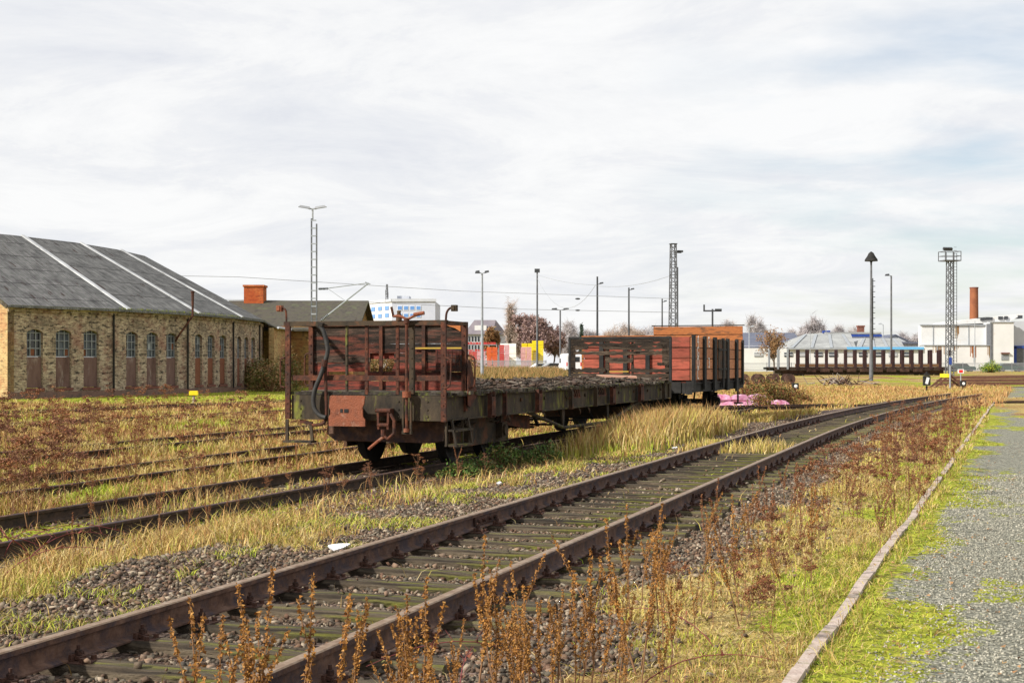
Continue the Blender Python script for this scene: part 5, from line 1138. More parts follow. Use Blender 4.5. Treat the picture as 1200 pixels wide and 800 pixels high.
for px in (336.5, 520): a = P(px, 378); mb = MB(); mb.b2(a.x-.03, a.x+.03, .095, .96, zt-.06, zt-.005); mb.build('side_rail', 'steel_grime', wg)
for xa, xb in ((342, 474), (487, 517)): a, b = P(xa, 439.5, -.02), P(xb, 446, -.02); mb = MB(); mb.b2(a.x, b.x, -.012, -.0, b.z, a.z); mb.build('middle_rail', 'steel_rust', wg)
def pipe(name, pts, r_, mat, y=-.08, n=8, ys_=None): 
    mb = MB(); Q = [P(px, py, y if ys_ is None else ys_[i]) for i, (px, py) in enumerate(pts)]
    # smooth the polyline once or twice
    for _ in range(2):
        if len(Q) > 2:
            N_ = [Q[0]]
            for u, v in zip(Q, Q[1:]): N_ += [u*.75+v*.25, u*.25+v*.75]
            N_.append(Q[-1]); Q = N_
    mb.tube(Q, r_, n); return mb.build(name, mat, wg, smooth=True)
for pts in ([(333.5, 419), (329, 420), (328.6, 424), (328.6, 450), (329, 453), (333.5, 453.5)], [(363.5, 413.5), (358, 415), (357, 419), (357, 447), (358, 451), (363.5, 452)], [(522, 419), (528, 421), (528.5, 424), (528, 448), (526.5, 453), (521, 455)]): pipe('handrail', pts, .014, 'steel_rust', y=-.06 if pts[0][0] != 363.5 else .96)
pipe('handrail', [(548, 416), (555, 418), (556.5, 422), (556.5, 448), (555.5, 453), (550, 455)], .015, 'steel_rust', y=.98)
pipe('lamp_bracket', [(335.5, 380), (335.5, 366), (334, 361.5), (329, 361.5)], .017, 'steel_rust', y=-.03); a = P(328, 361.5, -.03); mb = MB(); mb.box(a, (.085, .09, .10)); mb.box(a+Vector((-.01, -.05, 0)), (.06, .02, .07)); mb.build('lamp_holder', 'plate_rust', wg)
pipe('lamp_bracket', [(521.5, 400), (522.5, 372), (523.5, 365), (527.5, 360.5), (531, 361)], .019, 'steel_rust', y=-.03); a = P(532.5, 361, -.03); mb = MB(); mb.box(a, (.085, .09, .10)); mb.box(a+Vector((-.005, -.05, 0)), (.05, .02, .06)); mb.build('lamp_holder', 'steel_grime', wg)
# plank end wall behind the platform
BY = .98
z0w, z1w = 1.235, P(450, 381, BY).z; nrow = 7; hrow = (z1w-z0w)/nrow; xa, xb = W1.x(368, BY), W1.x(542, BY); ha, hb = W1.x(432, BY), W1.x(463.5, BY)
for i in range(nrow):
    za, zb = z0w+i*hrow+.002, z0w+(i+1)*hrow+.002; mt = 'wood_red' if i < 3 or i == 3 else 'wood_dark'
    def pk(u, v, za_=za, zb_=zb, ra=0, rb=0, m_=mt): mb = MB(); plank(mb, u, v, BY+r.uniform(0, .022), BY+.045, za_, zb_, r, .008, 12, .002, ra, rb); mb.build('wall_plank', m_, wg)
    if i == 2: pk(xa, ha); pk(hb, xb)
    elif i == 3: pk(xa, ha+.02, m_='wood_dark'); pk(hb-.03, xb, m_='wood_dark')
    elif i == 1: pk(xa, W1.x(384, BY)); pk(W1.x(384, BY)+.01, W1.x(427, BY), za, zb-.055); pk(W1.x(427, BY)+.01, xb)
    else: pk(xa, xb)
mb = MB(); plank(mb, ha-.05, hb+.05, BY+.06, BY+.09, z0w+hrow*3.35, z0w+hrow*4.02, r, .01, 8, .008); mb.build('wall_plank', 'wood_red', wg)
mb = MB(); mb.prism([(hb-.10, z0w+hrow*2.02), (hb-.0, z0w+hrow*2.02), (hb-.0, z0w+hrow*3.0), (hb-.05, z0w+hrow*2.9)], 'y', BY+.06, BY+.08); mb.build('loose_board', 'wood_red', wg)
for px in (365.5, 544.5): 
    a = P(px, 378, BY); mb = MB(); mb.b2(a.x-.04, a.x+.04, BY-.05, BY+.06, .9 if px > 500 else 1.18, zt); 
    for i in range(7): mb.tube([(a.x, BY-.05, 1.25+i*.15), (a.x, BY-.065, 1.25+i*.15)], .014, 6)
    mb.build('wall_post', 'steel_rust', wg)
for px in (447, 497): a = P(px, 378, BY); mb = MB(); mb.b2(a.x-.03, a.x+.03, BY-.035, BY-.003, 1.24, zt-.03); mb.build('wall_post', 'steel_rust', wg)
a, b = P(368, 378, BY), P(542, 378, BY); mb = MB(); mb.b2(a.x, b.x, BY-.04, BY+.06, zt-.055, zt-.004); mb.build('wall_cap', 'steel_rust', wg)
a, b = P(525, 379, BY), P(541, 385, BY); mb = MB(); mb.prism([(a.x, zt-.06), (b.x, zt-.06), (b.x, zt-.16), (a.x+.14, zt-.1)], 'y', BY-.055, BY-.042); mb.build('corner_brace', 'paint_orange', wg)
a, b = P(511, 409, BY-.08), P(541, 435, BY-.08); mb = MB(); mb.b2(a.x, b.x, BY-.10, BY-.02, b.z, a.z); bx = mb.build('notice_box', 'wood_red', wg); mb = MB()
for i in range(7): x = a.x+(b.x-a.x)*(i+.5)/7; mb.b2(x-.004, x+.004, BY-.108, BY-.101, b.z+.02, a.z-.02)
for i in range(4): z = b.z+(a.z-b.z)*(i+.5)/4; mb.b2(a.x+.02, b.x-.02, BY-.112, BY-.109, z-.004, z+.004)
mb.build('grille', 'steel_rust', bx)
a, b = P(484, 407, BY-.05), P(541, 408.6, BY-.05); mb = MB(); mb.b2(a.x, b.x, BY-.06, BY-.045, b.z, a.z); mb.build('yellow_strip', 'yellow_paint', wg)
mb = MB(); mb.prism([(.9, 1.75), (1.02, 1.72), (1.35, 1.17), (1.0, .95), (.9, 1.0)], 'x', 1.395, 1.41); mb.build('gusset_plate', 'steel_rust', wg)
# hose and pipe
pipe('hose_elbow', [(372, 381), (377, 384), (380, 390), (383, 402), (384.5, 412), (381, 424)], .036, 'rubber', y=-.12, n=10)
a = P(375, 380, -.12); mb = MB(); mb.box(a, (.12, .08, .07), ry=.2); mb.build('hose_valve', 'steel_moss', wg)
a = P(381, 425, -.12); mb = MB(); mb.tube([a+Vector((0, 0, .05)), a-Vector((.02, 0, .06))], .052, 10); mb.build('hose_collar', 'steel_rust', wg)
pipe('air_hose', [(380, 427), (376, 440), (369, 455), (366.5, 470), (369, 481), (376, 488), (382, 489)], .038, 'rubber', y=-.12, n=10)
pipe('air_pipe', [(381.5, 428), (382, 460), (383, 488), (380, 497), (366, 498)], .027, 'steel_rust', y=-.06)
# square buffer plate
a, b = P(386, 463, -.35), P(428.5, 499.5, -.35); w_, h_ = b.x-a.x, a.z-b.z
pl = [(0, 0), (1, 0), (1.0, .22), (.94, .32), (.93, .62), (.97, .72), (1, .98), (.9, 1.0), (.08, 1.0), (.03, .97), (.01, .62), (.05, .5), (.045, .38), (.0, .3)]
mb = MB(); mb.prism([(a.x+u*w_, b.z+v*h_) for u, v in pl], 'y', -.38, -.35); bf = mb.build('buffer_plate', 'plate_rust', wg)
mb = MB(); cx, cz = a.x+w_*.44, b.z+h_*.5
mb.b2(cx-.075, cx-.03, -.386, -.381, cz-.03, cz+.03); mb.b2(cx-.005, cx+.07, -.386, -.381, cz-.03, cz+.03); mb.build('slot', 'steel_black', bf)
mb = MB(); mb.tube([(cx, -.35, cz), (cx, 0, cz)], [.11, .14], 16); mb.build('buffer_stem', 'steel_grime', wg, smooth=True)
# coupling
c = P(452, 483, -.1); mb = MB(); mb.tube([c+Vector((-.13, -.1, .03)), c+Vector((.13, -.1, .03))], .035, 10); mb.box(c+Vector((0, .05, .0)), (.2, .12, .12)); mb.build('drawhook', 'steel_rust', wg)
for dx in (-.09, .09): mb = MB(); mb.bar(c+Vector((dx, -.1, .0)), c+Vector((dx*.9, -.1, -.27)), .035, .03); mb.build('coupling_link', 'steel_rust', wg)
mb = MB(); mb.tube([c+Vector((-.1, -.1, -.2)), c+Vector((.1, -.1, -.2))], .032, 8); mb.tube([c+Vector((.12, -.08, -.02)), c+Vector((.19, -.1, -.12)), c+Vector((.19, -.1, -.33)), c+Vector((.08, -.1, -.42)), c+Vector((.0, -.1, -.36))], .03, 8); mb.tube([c+Vector((0, -.1, -.27)), c+Vector((0, -.1, -.38))], .04, 8); mb.build('coupling_shackle', 'steel_rust', wg, smooth=True)
pipe('coupling_lever', [(452, 511), (446, 514), (432, 526)], .026, 'plate_rust', y=-.2)
# brake spindle with crank
pipe('brake_spindle', [(476.5, 374), (476.5, 465), (476.5, 505)], .026, 'steel_rust', y=-.12)
for py, rr_, hh_ in ((376, .045, .08), (462, .07, .10), (504, .05, .06)): a = P(476.5, py, -.12); mb = MB(); mb.tube([a-Vector((0, 0, hh_/2)), a+Vector((0, 0, hh_/2))], rr_, 12); mb.build('spindle_collar', 'plate_rust' if py > 400 else 'steel_rust', wg, smooth=True)
pipe('crank_arm', [(461, 370.5), (468, 370), (473, 372), (476.5, 374.5), (480, 373), (486, 369.5), (497, 367)], .021, 'plate_rust', y=-.12)
pipe('crank_grip', [(458.5, 359.5), (459.5, 364), (461, 371)], .022, 'steel_rust', y=-.12); pipe('crank_grip', [(485, 368.6), (491, 367.4), (497, 366.6)], .03, 'plate_rust', y=-.12)
a = P(467.5, 370, .05); mb = MB(); mb.tube([a-Vector((0, 0, .12)), a, a+Vector((0, 0, .04)), a+Vector((0, 0, .08))], [.05, .05, .03, .035], 10); mb.build('brake_knob', 'steel_grime', wg, smooth=True)
for px in (472.5, 481.5): a, b = P(px, 466, -.1), P(px, 507, -.1); mb = MB(); mb.bar(a, b, .03, .04); mb.build('spindle_bracket', 'steel_grime', wg)
a = P(477, 506.5, -.1); mb = MB(); mb.box(a, (.17, .06, .05)); mb.build('spindle_foot', 'steel_grime', wg)
# steps
def step(pts_v, plate):
    mb = MB()
    for p, q in pts_v: mb.bar(p, q, .05, .03)
    mb.box(*plate); mb.build('step', 'steel_moss', wg)
a, b, c = P(336.5, 491, .05), P(336.5, 517, .05), P(366, 517, .05); d_ = P(364, 495, .05)
step([(a, b), (c+Vector((0, 0, 0)), d_)], (((b+c)/2, (c.x-b.x+.05, .22, .035)))); mb = MB(); mb.bar(P(352, 493, .05), P(366, 496, .05), .05, .05); mb.bar(P(336.5, 491, .22), P(336.5, 516, .22), .05, .03); mb.build('step_hanger', 'steel_rust', wg)
for zz, yy in ((.36, .45), (.60, .45)): mb = MB(); mb.b2(1.30, 1.52, .12, .86, zz, zz+.03); mb.build('step_plate', 'steel_moss', wg)
for y in (.12, .85):
    for x in (1.33, 1.5): mb = MB(); mb.bar((x-.08 if x > 1.4 else x, y, .80), (x, y, .36), .03, .045); mb.build('step_hanger', 'steel_moss', wg)
# rotten plank wall at the far end
RY = 16.25; q = lambda px, py: W1.P(px, py, RY)
for px, wd in ((669, .09), (711, .12), (740.5, .07), (781.5, .12)):
    a, b = q(px, 396), q(px, 446); mb = MB(); m_ = random.Random(int(px)); n = 8
    for i in range(n): z = b.z+(a.z-b.z)*i/n; ww = wd*m_.uniform(.7, 1.1); mb.b2(a.x-ww/2, a.x+ww/2, RY+.045, RY+.11, z, z+(a.z-b.z)/n)
    mb.build('wall_post', 'wood_rotten', wg)
for (xa_, xb_, ya_, yb_, rg0, rg1) in ((667, 785, 396, 400.5, 0, 0), (668, 784, 400.5, 405, 0, 0), (668, 705, 405, 409.5, 0, .5), (702, 782, 404.5, 409, .4, .0), (668, 760, 411.5, 415.6, .0, .3), (742, 783, 409.5, 415, .3, 0), (709, 746, 418.5, 424.8, .12, .15), (764, 784, 424.5, 428, .3, 0), (668, 712, 431, 436.5, 0, .1), (736, 784, 431.5, 436.2, .12, 0), (668, 784, 437.3, 442, 0, 0), (740, 784, 442, 446, .1, 0), (668, 736, 442, 446, 0, .1), (668, 674, 405, 436, 0, 0), (776, 785, 405, 428, 0, 0)):
    a, b = q(xa_, ya_), q(xb_, yb_); mb = MB(); plank(mb, a.x, b.x, RY, RY+.04, b.z, a.z, r, .05, 16, .016, rg0, rg1); mb.build('wall_plank', 'wood_rotten', wg)
a, b = q(667, 394.8), q(786, 396.5); mb = MB(); mb.b2(a.x, b.x, RY-.01, RY+.12, b.z, a.z); mb.b2(a.x-.02, a.x+.04, RY-.01, RY+.12, 1.2, a.z); mb.b2(b.x-.04, b.x+.01, RY-.01, RY+.12, 1.2, a.z-.03); mb.build('wall_frame', 'steel_black', wg)
a, b = q(712, 434.5), q(736, 436); mb = MB(); mb.b2(a.x, b.x, RY+.05, RY+.07, b.z, a.z); mb.build('yellow_strip', 'yellow_paint', wg)
# debris lying on the deck
mb = MB(); rd = random.Random(77)
for i in range(1500):
    y = rd.uniform(1.25, 16.1); x = rd.uniform(-1.35, 1.38); env = (1-(abs(x)/1.5)**3)*(.35+.65*float(fbm(x*3, y, 1.2, 9))*1.3); z = 1.23+rd.random()*.17*env
    L_ = rd.uniform(.05, .35) if rd.random() < .35 else rd.uniform(.03, .1); mb.box((x, y, z), (L_, rd.uniform(.03, .09), rd.uniform(.01, .035)), rd.uniform(0, 3.14), rd.uniform(-.3, .3), rd.uniform(-.3, .3))
o = mb.build('debris', 'debris', None); o.location = W1.loc; o.rotation_euler = (0, 0, -TH); tag(o, 'rotten wood scraps, stones and litter heaped along the flat wagon deck', 'debris', kind='stuff')
mb = MB(); y = W1.ys(727, .7); mb.box((.6, y, 1.37), (1.0, .5, .04), .3, .04, .03); o = mb.build('pink_board', 'debris_pink', None); o.location = W1.loc; o.rotation_euler = (0, 0, -TH); tag(o, 'pale pinkish board lying on the debris near the rotten plank wall', 'board')

# open red wagon
W2 = WG(40.3); wr = thing('open_wagon', 'open high-sided red plank wagon with black side stakes behind the flat wagon', 'rail wagon', W2.loc, -TH, 'derelict wagons')
HW = 1.6; L2 = 8.9; ZT = 2.46; zf = 1.22; r = random.Random(31)
def plank_wall(parent, axis, c, a0, a1, z0, z1, n, mat, th=.05, nm='wall_plank'):
    for i in range(n):
        za, zb = z0+(z1-z0)*i/n+.012, z0+(z1-z0)*(i+1)/n-.012; mb = MB(); plank(mb, a0, a1, 0, th, za, zb, r, .004, 8, .002)
        if axis == 'y': mb.v = [(c+v[1], v[0], v[2]) for v in mb.v]
        else: mb.v = [(v[0], c+v[1], v[2]) for v in mb.v]
        mb.build(nm, mat if isinstance(mat, str) else mat[i % len(mat)], parent)
plank_wall(wr, 'x', 0, -HW+.06, HW-.06, zf, ZT, 4, 'paint_red')
plank_wall(wr, 'x', L2-.05, -HW+.06, HW-.06, zf, 2.98, 6, 'paint_orange')
plank_wall(wr, 'y', HW-.055, .03, L2-.06, zf, ZT, 4, 'paint_salmon')
plank_wall(wr, 'y', -HW, .03, L2-.06, zf, ZT, 4, 'paint_orange')
mb = MB(); mb.b2(-HW+.07, HW-.07, .062, .08, zf, ZT-.02); mb.b2(HW-.085, HW-.062, .09, L2-.08, zf, ZT-.02); mb.b2(-HW+.07, HW-.07, L2-.03, L2+.0, zf, 2.96); mb.build('gap_shade_sheet', 'steel_black', wr)  # black sheet added behind the planks to give their gaps a shaded look
mb = MB(); mb.b2(-HW, HW, -.01, .06, ZT, ZT+.03); mb.build('top_edge', 'paint_orange', wr)
mb = MB(); mb.b2(-HW, HW, L2-.07, L2+.02, 2.985, 3.02); mb.build('top_edge', 'steel_grime', wr)
mb = MB(); mb.b2(-HW+.07, HW-.07, .06, L2-.06, zf-.06, zf); mb.build('floor', 'wood_dark', wr)
for s in (-1, 1): mb = MB(); mb.b2(s*(HW-.16), s*(HW-.04), .0, L2, .88, zf-.065); mb.b2(s*(HW-.04), s*(HW-.002), 0, L2, zf-.1, zf-.07); mb.build('solebar', 'steel_black', wr)
for y in (0, L2-.14): mb = MB(); mb.b2(-HW+.17, HW-.17, y, y+.14, .85, zf-.065); mb.build('headstock', 'steel_black', wr)
mb = MB(); mb.b2(HW-.16, HW+.02, -.02, .0, .83, 1.2); mb.b2(.2, HW-.3, -.03, -.003, .86, 1.18); mb.build('corner_plate', 'steel_black', wr)
def stake(px, wpx, zb=.95, zt_=ZT+.03, mt='steel_black'):
    y0, y1 = W2.ys(px-wpx/2, HW), W2.ys(px+wpx/2, HW); mb = MB(); mb.b2(HW+.0, HW+.06, y0, y1, zb, zt_); mb.build('side_stake', mt, wr)
for px, wp, zb in ((811.6, 2.6, .95), (824.8, 2.4, .95), (836.8, 2.8, .86), (846.3, 1.4, .95), (851.8, 2.4, .86), (862.4, 2.2, .8), (869.4, 1.2, 1.0)): stake(px, wp, zb)
y0, y1 = W2.ys(841, HW), W2.ys(850, HW); mb = MB(); mb.b2(HW+.0, HW+.03, y0, y1, zf+.02, ZT-.02); mb.build('side_door', 'steel_grime', wr)
for z in (1.5, 2.1): mb = MB(); mb.b2(HW+.031, HW+.05, y0, y1, z, z+.06); mb.build('door_strap', 'steel_black', wr)
for s in (-1.0, -.3, .35): mb = MB(); mb.b2(s-.06, s+.06, -.08, -.005, .95, ZT); mb.build('end_stake', 'steel_black', wr) if s == .35 else mb.build('end_stake', 'steel_black', wr)
mb = MB(); mb.b2(.0, 1.0, -.03, -.003, 1.48, 1.78); 
for y in (2.0, 6.8):
    wheelset(wr, y)
    for x in (-1.0, 1.0): axlebox(wr, y, x, mat='steel_black')
for s in (-1, 1):
    for y, d_ in ((0, -1), (L2, 1)): mb = MB(); mb.tube([(s*.875, y, 1.0), (s*.875, y+d_*.4, 1.0), (s*.875, y+d_*.4, 1.0), (s*.875, y+d_*.45, 1.0)], [.1, .08, .2, .2], 16); mb.build('buffer', 'steel_black', wr, smooth=True)
for y in (3.5, 5.2): mb = MB(); mb.bar((-.9, y, .5), (.9, y, .5), .05, .05); mb.bar((.6, y, .5), (.6, y+.3, .95), .05, .04); mb.build('brake_beam', 'steel_black', wr)
yk = W2.ys(865.5, HW); mb = MB(); mb.bar((HW-.02, yk, .95), (HW-.02, yk, .42), .05, .05); mb.b2(HW-.1, HW+.1, yk-.28, yk+.3, .38, .42); mb.build('step', 'steel_black', wr)
# chalk-white numbers on the side boards
def letters(txt, px, row, size=.33):
    cu = bpy.data.curves.new('side_number', 'FONT'); cu.resolution_u = 3; cu.body = txt; cu.size = size*1.35; cu.extrude = .003; cu.align_x = 'CENTER'; cu.materials.append(MATS['white_mark'])
    tmp = bpy.data.objects.new('side_number_outline', cu); C.objects.link(tmp); me = bpy.data.meshes.new_from_object(tmp.evaluated_get(bpy.context.evaluated_depsgraph_get())); bpy.data.objects.remove(tmp)
    o = bpy.data.objects.new('side_number', me); C.objects.link(o); o.parent = wr; y = W2.ys(px, HW); o.location = (HW+.006, y, zf+(ZT-zf)*(row+.12)/4); o.rotation_euler = (R(90), 0, R(90))
for t_, px, row in (('4', 817.8, 3), ('G', 817.8, 2), ('Q', 817.8, 1), ('L', 817.8, 0), ('E', 830.8, 3), ('3', 830.8, 1)): letters(t_, px, row)

# ------------------------------------------------------------------ vehicles far off
def van(px, pyb, Y, label):
    p = at(px, pyb, Y); g = gz(p.x, Y); t = thing('white_van', label, 'van', (p.x, Y, g), R(8)); 
    # seen from behind: x across, y along
    prof = [(-2.6, .45), (2.7, .45), (2.75, 1.0), (2.3, 1.25), (1.75, 2.15), (1.3, 2.45), (-2.45, 2.5), (-2.6, 2.3)]
    mb = MB(); mb.prism(prof, 'x', -.95, .95); mb.build('body', 'white_clean', t)
    mb = MB(); mb.b2(-.7, .7, -2.64, -2.605, 1.5, 2.1); mb.build('rear_window', 'glass_dark', t)
    mb = MB(); mb.b2(-.96, .96, -2.72, -2.605, .35, .6); mb.build('bumper', 'rubber', t)
    for s in (-1, 1):
        mb = MB(); mb.b2(s*.8, s*.93, -2.63, -2.605, 1.0, 1.45); mb.build('tail_light', 'lamp_red', t)
        mb = MB(); mb.b2(s*.951, s*.965, .9, 2.1, 1.35, 1.95); mb.build('side_window', 'glass_dark', t)
        for y in (-1.7, 1.8): mb = MB(); mb.disc((s*.85, y, .34), (1, 0, 0), .34, .34, .22, 16); mb.build('wheel', 'rubber', t)
van(668, 436, 175, 'white van seen from behind, left of the rotten plank wall')
def car(name, px, Y, mat, label, rz=0, grp=None):
    p = at(px, 430, Y); g = gz(p.x, Y); t = thing(name, label, 'car', (p.x, Y, g), rz, grp)
    mb = MB(); mb.prism([(-2.1, .3), (2.1, .3), (2.15, .7), (1.9, .85), (1.1, .92), (.6, 1.38), (-1.1, 1.42), (-1.9, .95), (-2.15, .85)], 'y', -.85, .85); mb.build('body', mat, t)
    for s in (-1, 1):
        mb = MB(); mb.prism([(-1.55, .98), (.95, .95), (.52, 1.32), (-1.05, 1.35)], 'y', s*.851, s*.86); mb.build('side_window', 'glass_dark', t)
        for x in (-1.3, 1.35): mb = MB(); mb.disc((x, s*.78, .32), (0, 1, 0), .32, .32, .2, 16); mb.build('wheel', 'rubber', t)
car('parked_car', 651, 205, 'car_grey', 'light parked car just left of the white van', .3, 'parked cars')
car('parked_car', 638, 210, 'white_clean', 'white parked car below the yellow crate stack', .2, 'parked cars')
car('parked_car', 1127, 236, 'car_dark', 'dark green parked car before the factory wall, near the floodlight tower', 0, 'parked cars')
car('parked_car', 1183, 238, 'car_dark', 'dark green parked car at the factory door on the right', 0, 'parked cars')

# ------------------------------------------------------------------ trees and bushes
def trimesh(name, P, mat, parent=None):
    P = np.asarray(P, dtype=np.float32).reshape(-1, 3); Fc = np.arange(len(P)).reshape(-1, 3); o = raw(name, P, Fc, mat)
    if parent: o.parent = parent
    return o
def tricloud(cen, size, n_per, spread, seed, aspect=.4, droop=0):
    g = np.random.default_rng(seed); cen = np.asarray(cen); n = len(cen)*n_per
    c = np.repeat(cen, n_per, axis=0)+g.normal(0, 1, (n, 3))*np.asarray(spread)
    d = g.normal(size=(n, 3)); d[:, 2] += droop; d /= np.linalg.norm(d, axis=1)[:, None]; e = np.cross(d, g.normal(size=(n, 3))); e /= np.linalg.norm(e, axis=1)[:, None]
    s = size*g.uniform(.6, 1.4, n)[:, None]
    return np.stack([c-e*s*aspect/2, c+e*s*aspect/2, c+d*s], 1)
def tree_parts(seed, H, Wd, mat, style, tw=.12, n_per=16, th=None):
    r_ = random.Random(seed); mb = MB(); tips = []
    def grow(p, d, L_, rad, lev):
        q = p+d*L_*.5+Vector((r_.uniform(-1, 1), r_.uniform(-1, 1), 0))*L_*.06; e = p+d*L_
        mb.tube([p, q, e], [rad, rad*.8, rad*.6], 5 if lev > 1 else 7, cap=False)
        tips.append((e, lev)) if lev >= 2 else None
        if lev >= 4: return
        k = {0: 5, 1: 3, 2: 3, 3: 2}[lev]
        for i in range(k):
            a = r_.uniform(0, 6.283); t_ = r_.uniform(.35, 1) if lev else r_.uniform(.55, 1.0)
            sp = r_.uniform(.35, .95) if style != 'poplar' else r_.uniform(.1, .3)
            nd = (d+Vector((math.cos(a), math.sin(a), r_.uniform(-.1, .5) if style != 'poplar' else .4))*sp).normalized()
            grow(p+(e-p)*t_, nd, L_*r_.uniform(.55, .8), rad*.55, lev+1)
        if lev < 3: grow(e, (d+Vector((r_.uniform(-.2, .2), r_.uniform(-.2, .2), .1))).normalized(), L_*.72, rad*.6, lev+1)
    grow(Vector((0, 0, -.2)), Vector((0, 0, 1)), H*(.36 if style != 'poplar' else .4), H*.022, 0)
    V_ = np.array(mb.v); mxz = V_[:, 2].max(); mxr = np.percentile(np.hypot(V_[:, 0], V_[:, 1]), 98)
    sc = np.array([Wd/2/mxr, Wd/2/mxr, H/mxz]); mb.v = [tuple(q) for q in V_*sc]; T = np.array([tuple(t[0]) for t in tips])*sc
    # thicken the trunk back (scaling may have thinned it)
    return mb, T
VARS = {}
def tree(name, label, px, pytop, Y, Wpx, mat, style='round', seed=1, n_per=16, tsize=.5, asp=.12, cat='tree', grp=None, pxbase=None):
    p = at(px, pytop, Y); g = gz(p.x, Y); H = p.z-g; Wd = Wpx/F*Y
    t = thing(name, label, cat, (p.x, Y, g), (seed*1.7) % 6.28, grp)
    if style == 'conifer':
        mb = MB(); mb.tube([(0, 0, -.2), (0, 0, H*.98)], [H*.02, .02], 6); mb.build('trunk', 'bark', t)
        g_ = np.random.default_rng(seed); n = 1500; z = H*(.12+.88*g_.random(n)); rad = Wd/2*(1-z/H)*(.4+.6*((z*1.3) % 1))+.05; a = g_.random(n)*6.283; rr = rad*g_.random(n)**.5
        trimesh('crown', tricloud(np.stack([rr*np.cos(a), rr*np.sin(a), z], 1), .5, 1, (.05, .05, .05), seed, .5, -.5), mat, t); return t
    mb, T = tree_parts(seed, H, Wd, mat, style)
    mb.build('trunk', 'bark', t, fix=False)
    trimesh('crown', tricloud(T, tsize, n_per, (Wd*.045, Wd*.045, H*.035), seed, asp, .3), mat, t)
    return t
tree('reddish_tree', 'broad reddish-brown tree behind the yellow and pink crate stacks', 631, 371, 246, 50, 'leaf_purple', 'round', 5, 26, .6, .4)
tree('reddish_tree', 'lower reddish tree right behind the short twin-lamp post', 650, 386, 255, 30, 'leaf_purple', 'round', 8, 20, .6, .35)
tree('bare_tree', 'slender tan leafless tree between grey house and crate stacks', 597, 352, 250, 14, 'twig_brown', 'poplar', 3, 7, 1.0, .05)
tree('bare_tree', 'wide pale brown leafless tree beside the grey house', 603, 378, 258, 26, 'twig_brown', 'round', 12, 24, .9, .07)
tree('orange_tree', 'orange-leaved small tree in front of the grey house', 574, 386, 248, 20, 'leaf_brown', 'round', 6, 50, .5, .5)
tree('conifer', 'small dark spruce standing among the grey bare trees', 681.5, 380, 300, 9, 'conifer', 'conifer', 4)
r = random.Random(12); spots = [(664, 384, 24), (671, 378, 26), (690, 389, 22), (706, 392, 26), (718, 385, 30), (733, 380, 30), (747, 388, 24), (760, 384, 26), (845, 381, 18), (854, 377, 16), (886, 372, 22), (893, 384, 22), (929, 388, 18), (943, 385, 20), (953.5, 373, 21), (962, 388, 14), (980, 384, 16), (1003, 386, 14), (1058, 393, 12), (1072, 393, 16), (1080, 394, 12), (612, 392, 30), (592, 396, 28), (660, 394, 30), (700, 397, 30), (740, 396, 30), (528, 396, 26), (775, 392, 30), (800, 392, 30)]
for i, (px, py, wp) in enumerate(spots):
    mt = 'twig_brown' if i in (3, 4, 5, 6) else 'twig_grey'
    big = px == 953.5
    tree('bare_tree', 'bare twiggy tree with the tallest crown above the glass-roofed warehouse' if big else 'grey leafless tree in the pale row along the horizon', px, py, 330+r.uniform(-20, 40) if px < 860 else 300+r.uniform(0, 40), wp, mt, 'round', 20+i, 18, 1.3, .055, grp=None if big else 'bare trees along the horizon')
tree('small_tree', 'small tree with thin brown leaves in front of the stake wagon', 907, 384, 172, 34, 'leaf_brown', 'round', 41, 8, .22, .45)
def bush(name, label, x, Y, w_, h_, mat, seed, n=900, size=.12, mat2=None, grp=None, dep=None, cat='bush'):
    g = gz(x, Y); t = thing(name, label, cat, (x, Y, g), 0, grp); q = np.random.default_rng(seed)
    k = 26; lob = np.stack([q.normal(0, w_*.25, k), q.normal(0, (dep or w_)*.25, k), h_*(.15+.65*q.random(k)*(1))], 1); lob[:, 2] *= np.clip(1.1-np.abs(lob[:, 0])/(w_*.7), .25, 1)
    mb = MB(); r_ = random.Random(seed)
    for c in lob: mb.tube([(c[0]*.2, c[1]*.2, -.05), (c[0]*.6, c[1]*.6, c[2]*.6), tuple(c*np.array([1, 1, 1.15]))], [.02*h_, .014*h_, .005*h_], 4, cap=False)
    mb.build('stems', 'weed_stem', t, fix=False)
    trimesh('leaves', tricloud(lob, size, n//k, (w_*.09, w_*.09, h_*.12), seed, .55), mat, t)
    if mat2: trimesh('tinted_leaves', tricloud(lob[::2], size, n//k, (w_*.1, w_*.1, h_*.13), seed+1, .55), mat2, t)
    return t
for i, (px, Y, w_, h_) in enumerate(((300, 98, 2.6, 2.6), (318, 94, 3.0, 2.1), (334, 96, 2.6, 2.9))):
    bush('ivy_bush', ('leafy green-brown bush at the far corner of the roundhouse', 'low wide green-brown bush between roundhouse corner and annex', 'taller green-brown bush in front of the annex wall')[i], at(px, 0, Y).x, Y, w_, h_, 'leaf_olive', 50+i, 1500, .16, 'leaf_brown')
bush('yellow_green_bush', 'yellow-green bush standing in front of the white factory wall', at(1160, 0, 205).x, 205, 2.6, 1.9, 'leaf_green', 60, 1200, .2, 'grass_green')
for i, (px, Y, w_, h_) in enumerate(((878, 63, 1.6, 1.15), (895, 61.6, 1.8, 1.35), (913, 62.5, 1.9, 1.15), (932, 66, 1.5, .8))):
    bush('red_bush', ('red-brown bramble bush over the left pink sacks', 'tallest red-brown bramble bush behind the pink sacks', 'red-brown bramble bush over the right pink sacks', 'lowest red-brown bush at the right end of the pink sacks')[i], at(px, 0, Y).x, Y, w_, h_, 'leaf_red', 70+i, 1500, .10, 'leaf_olive')
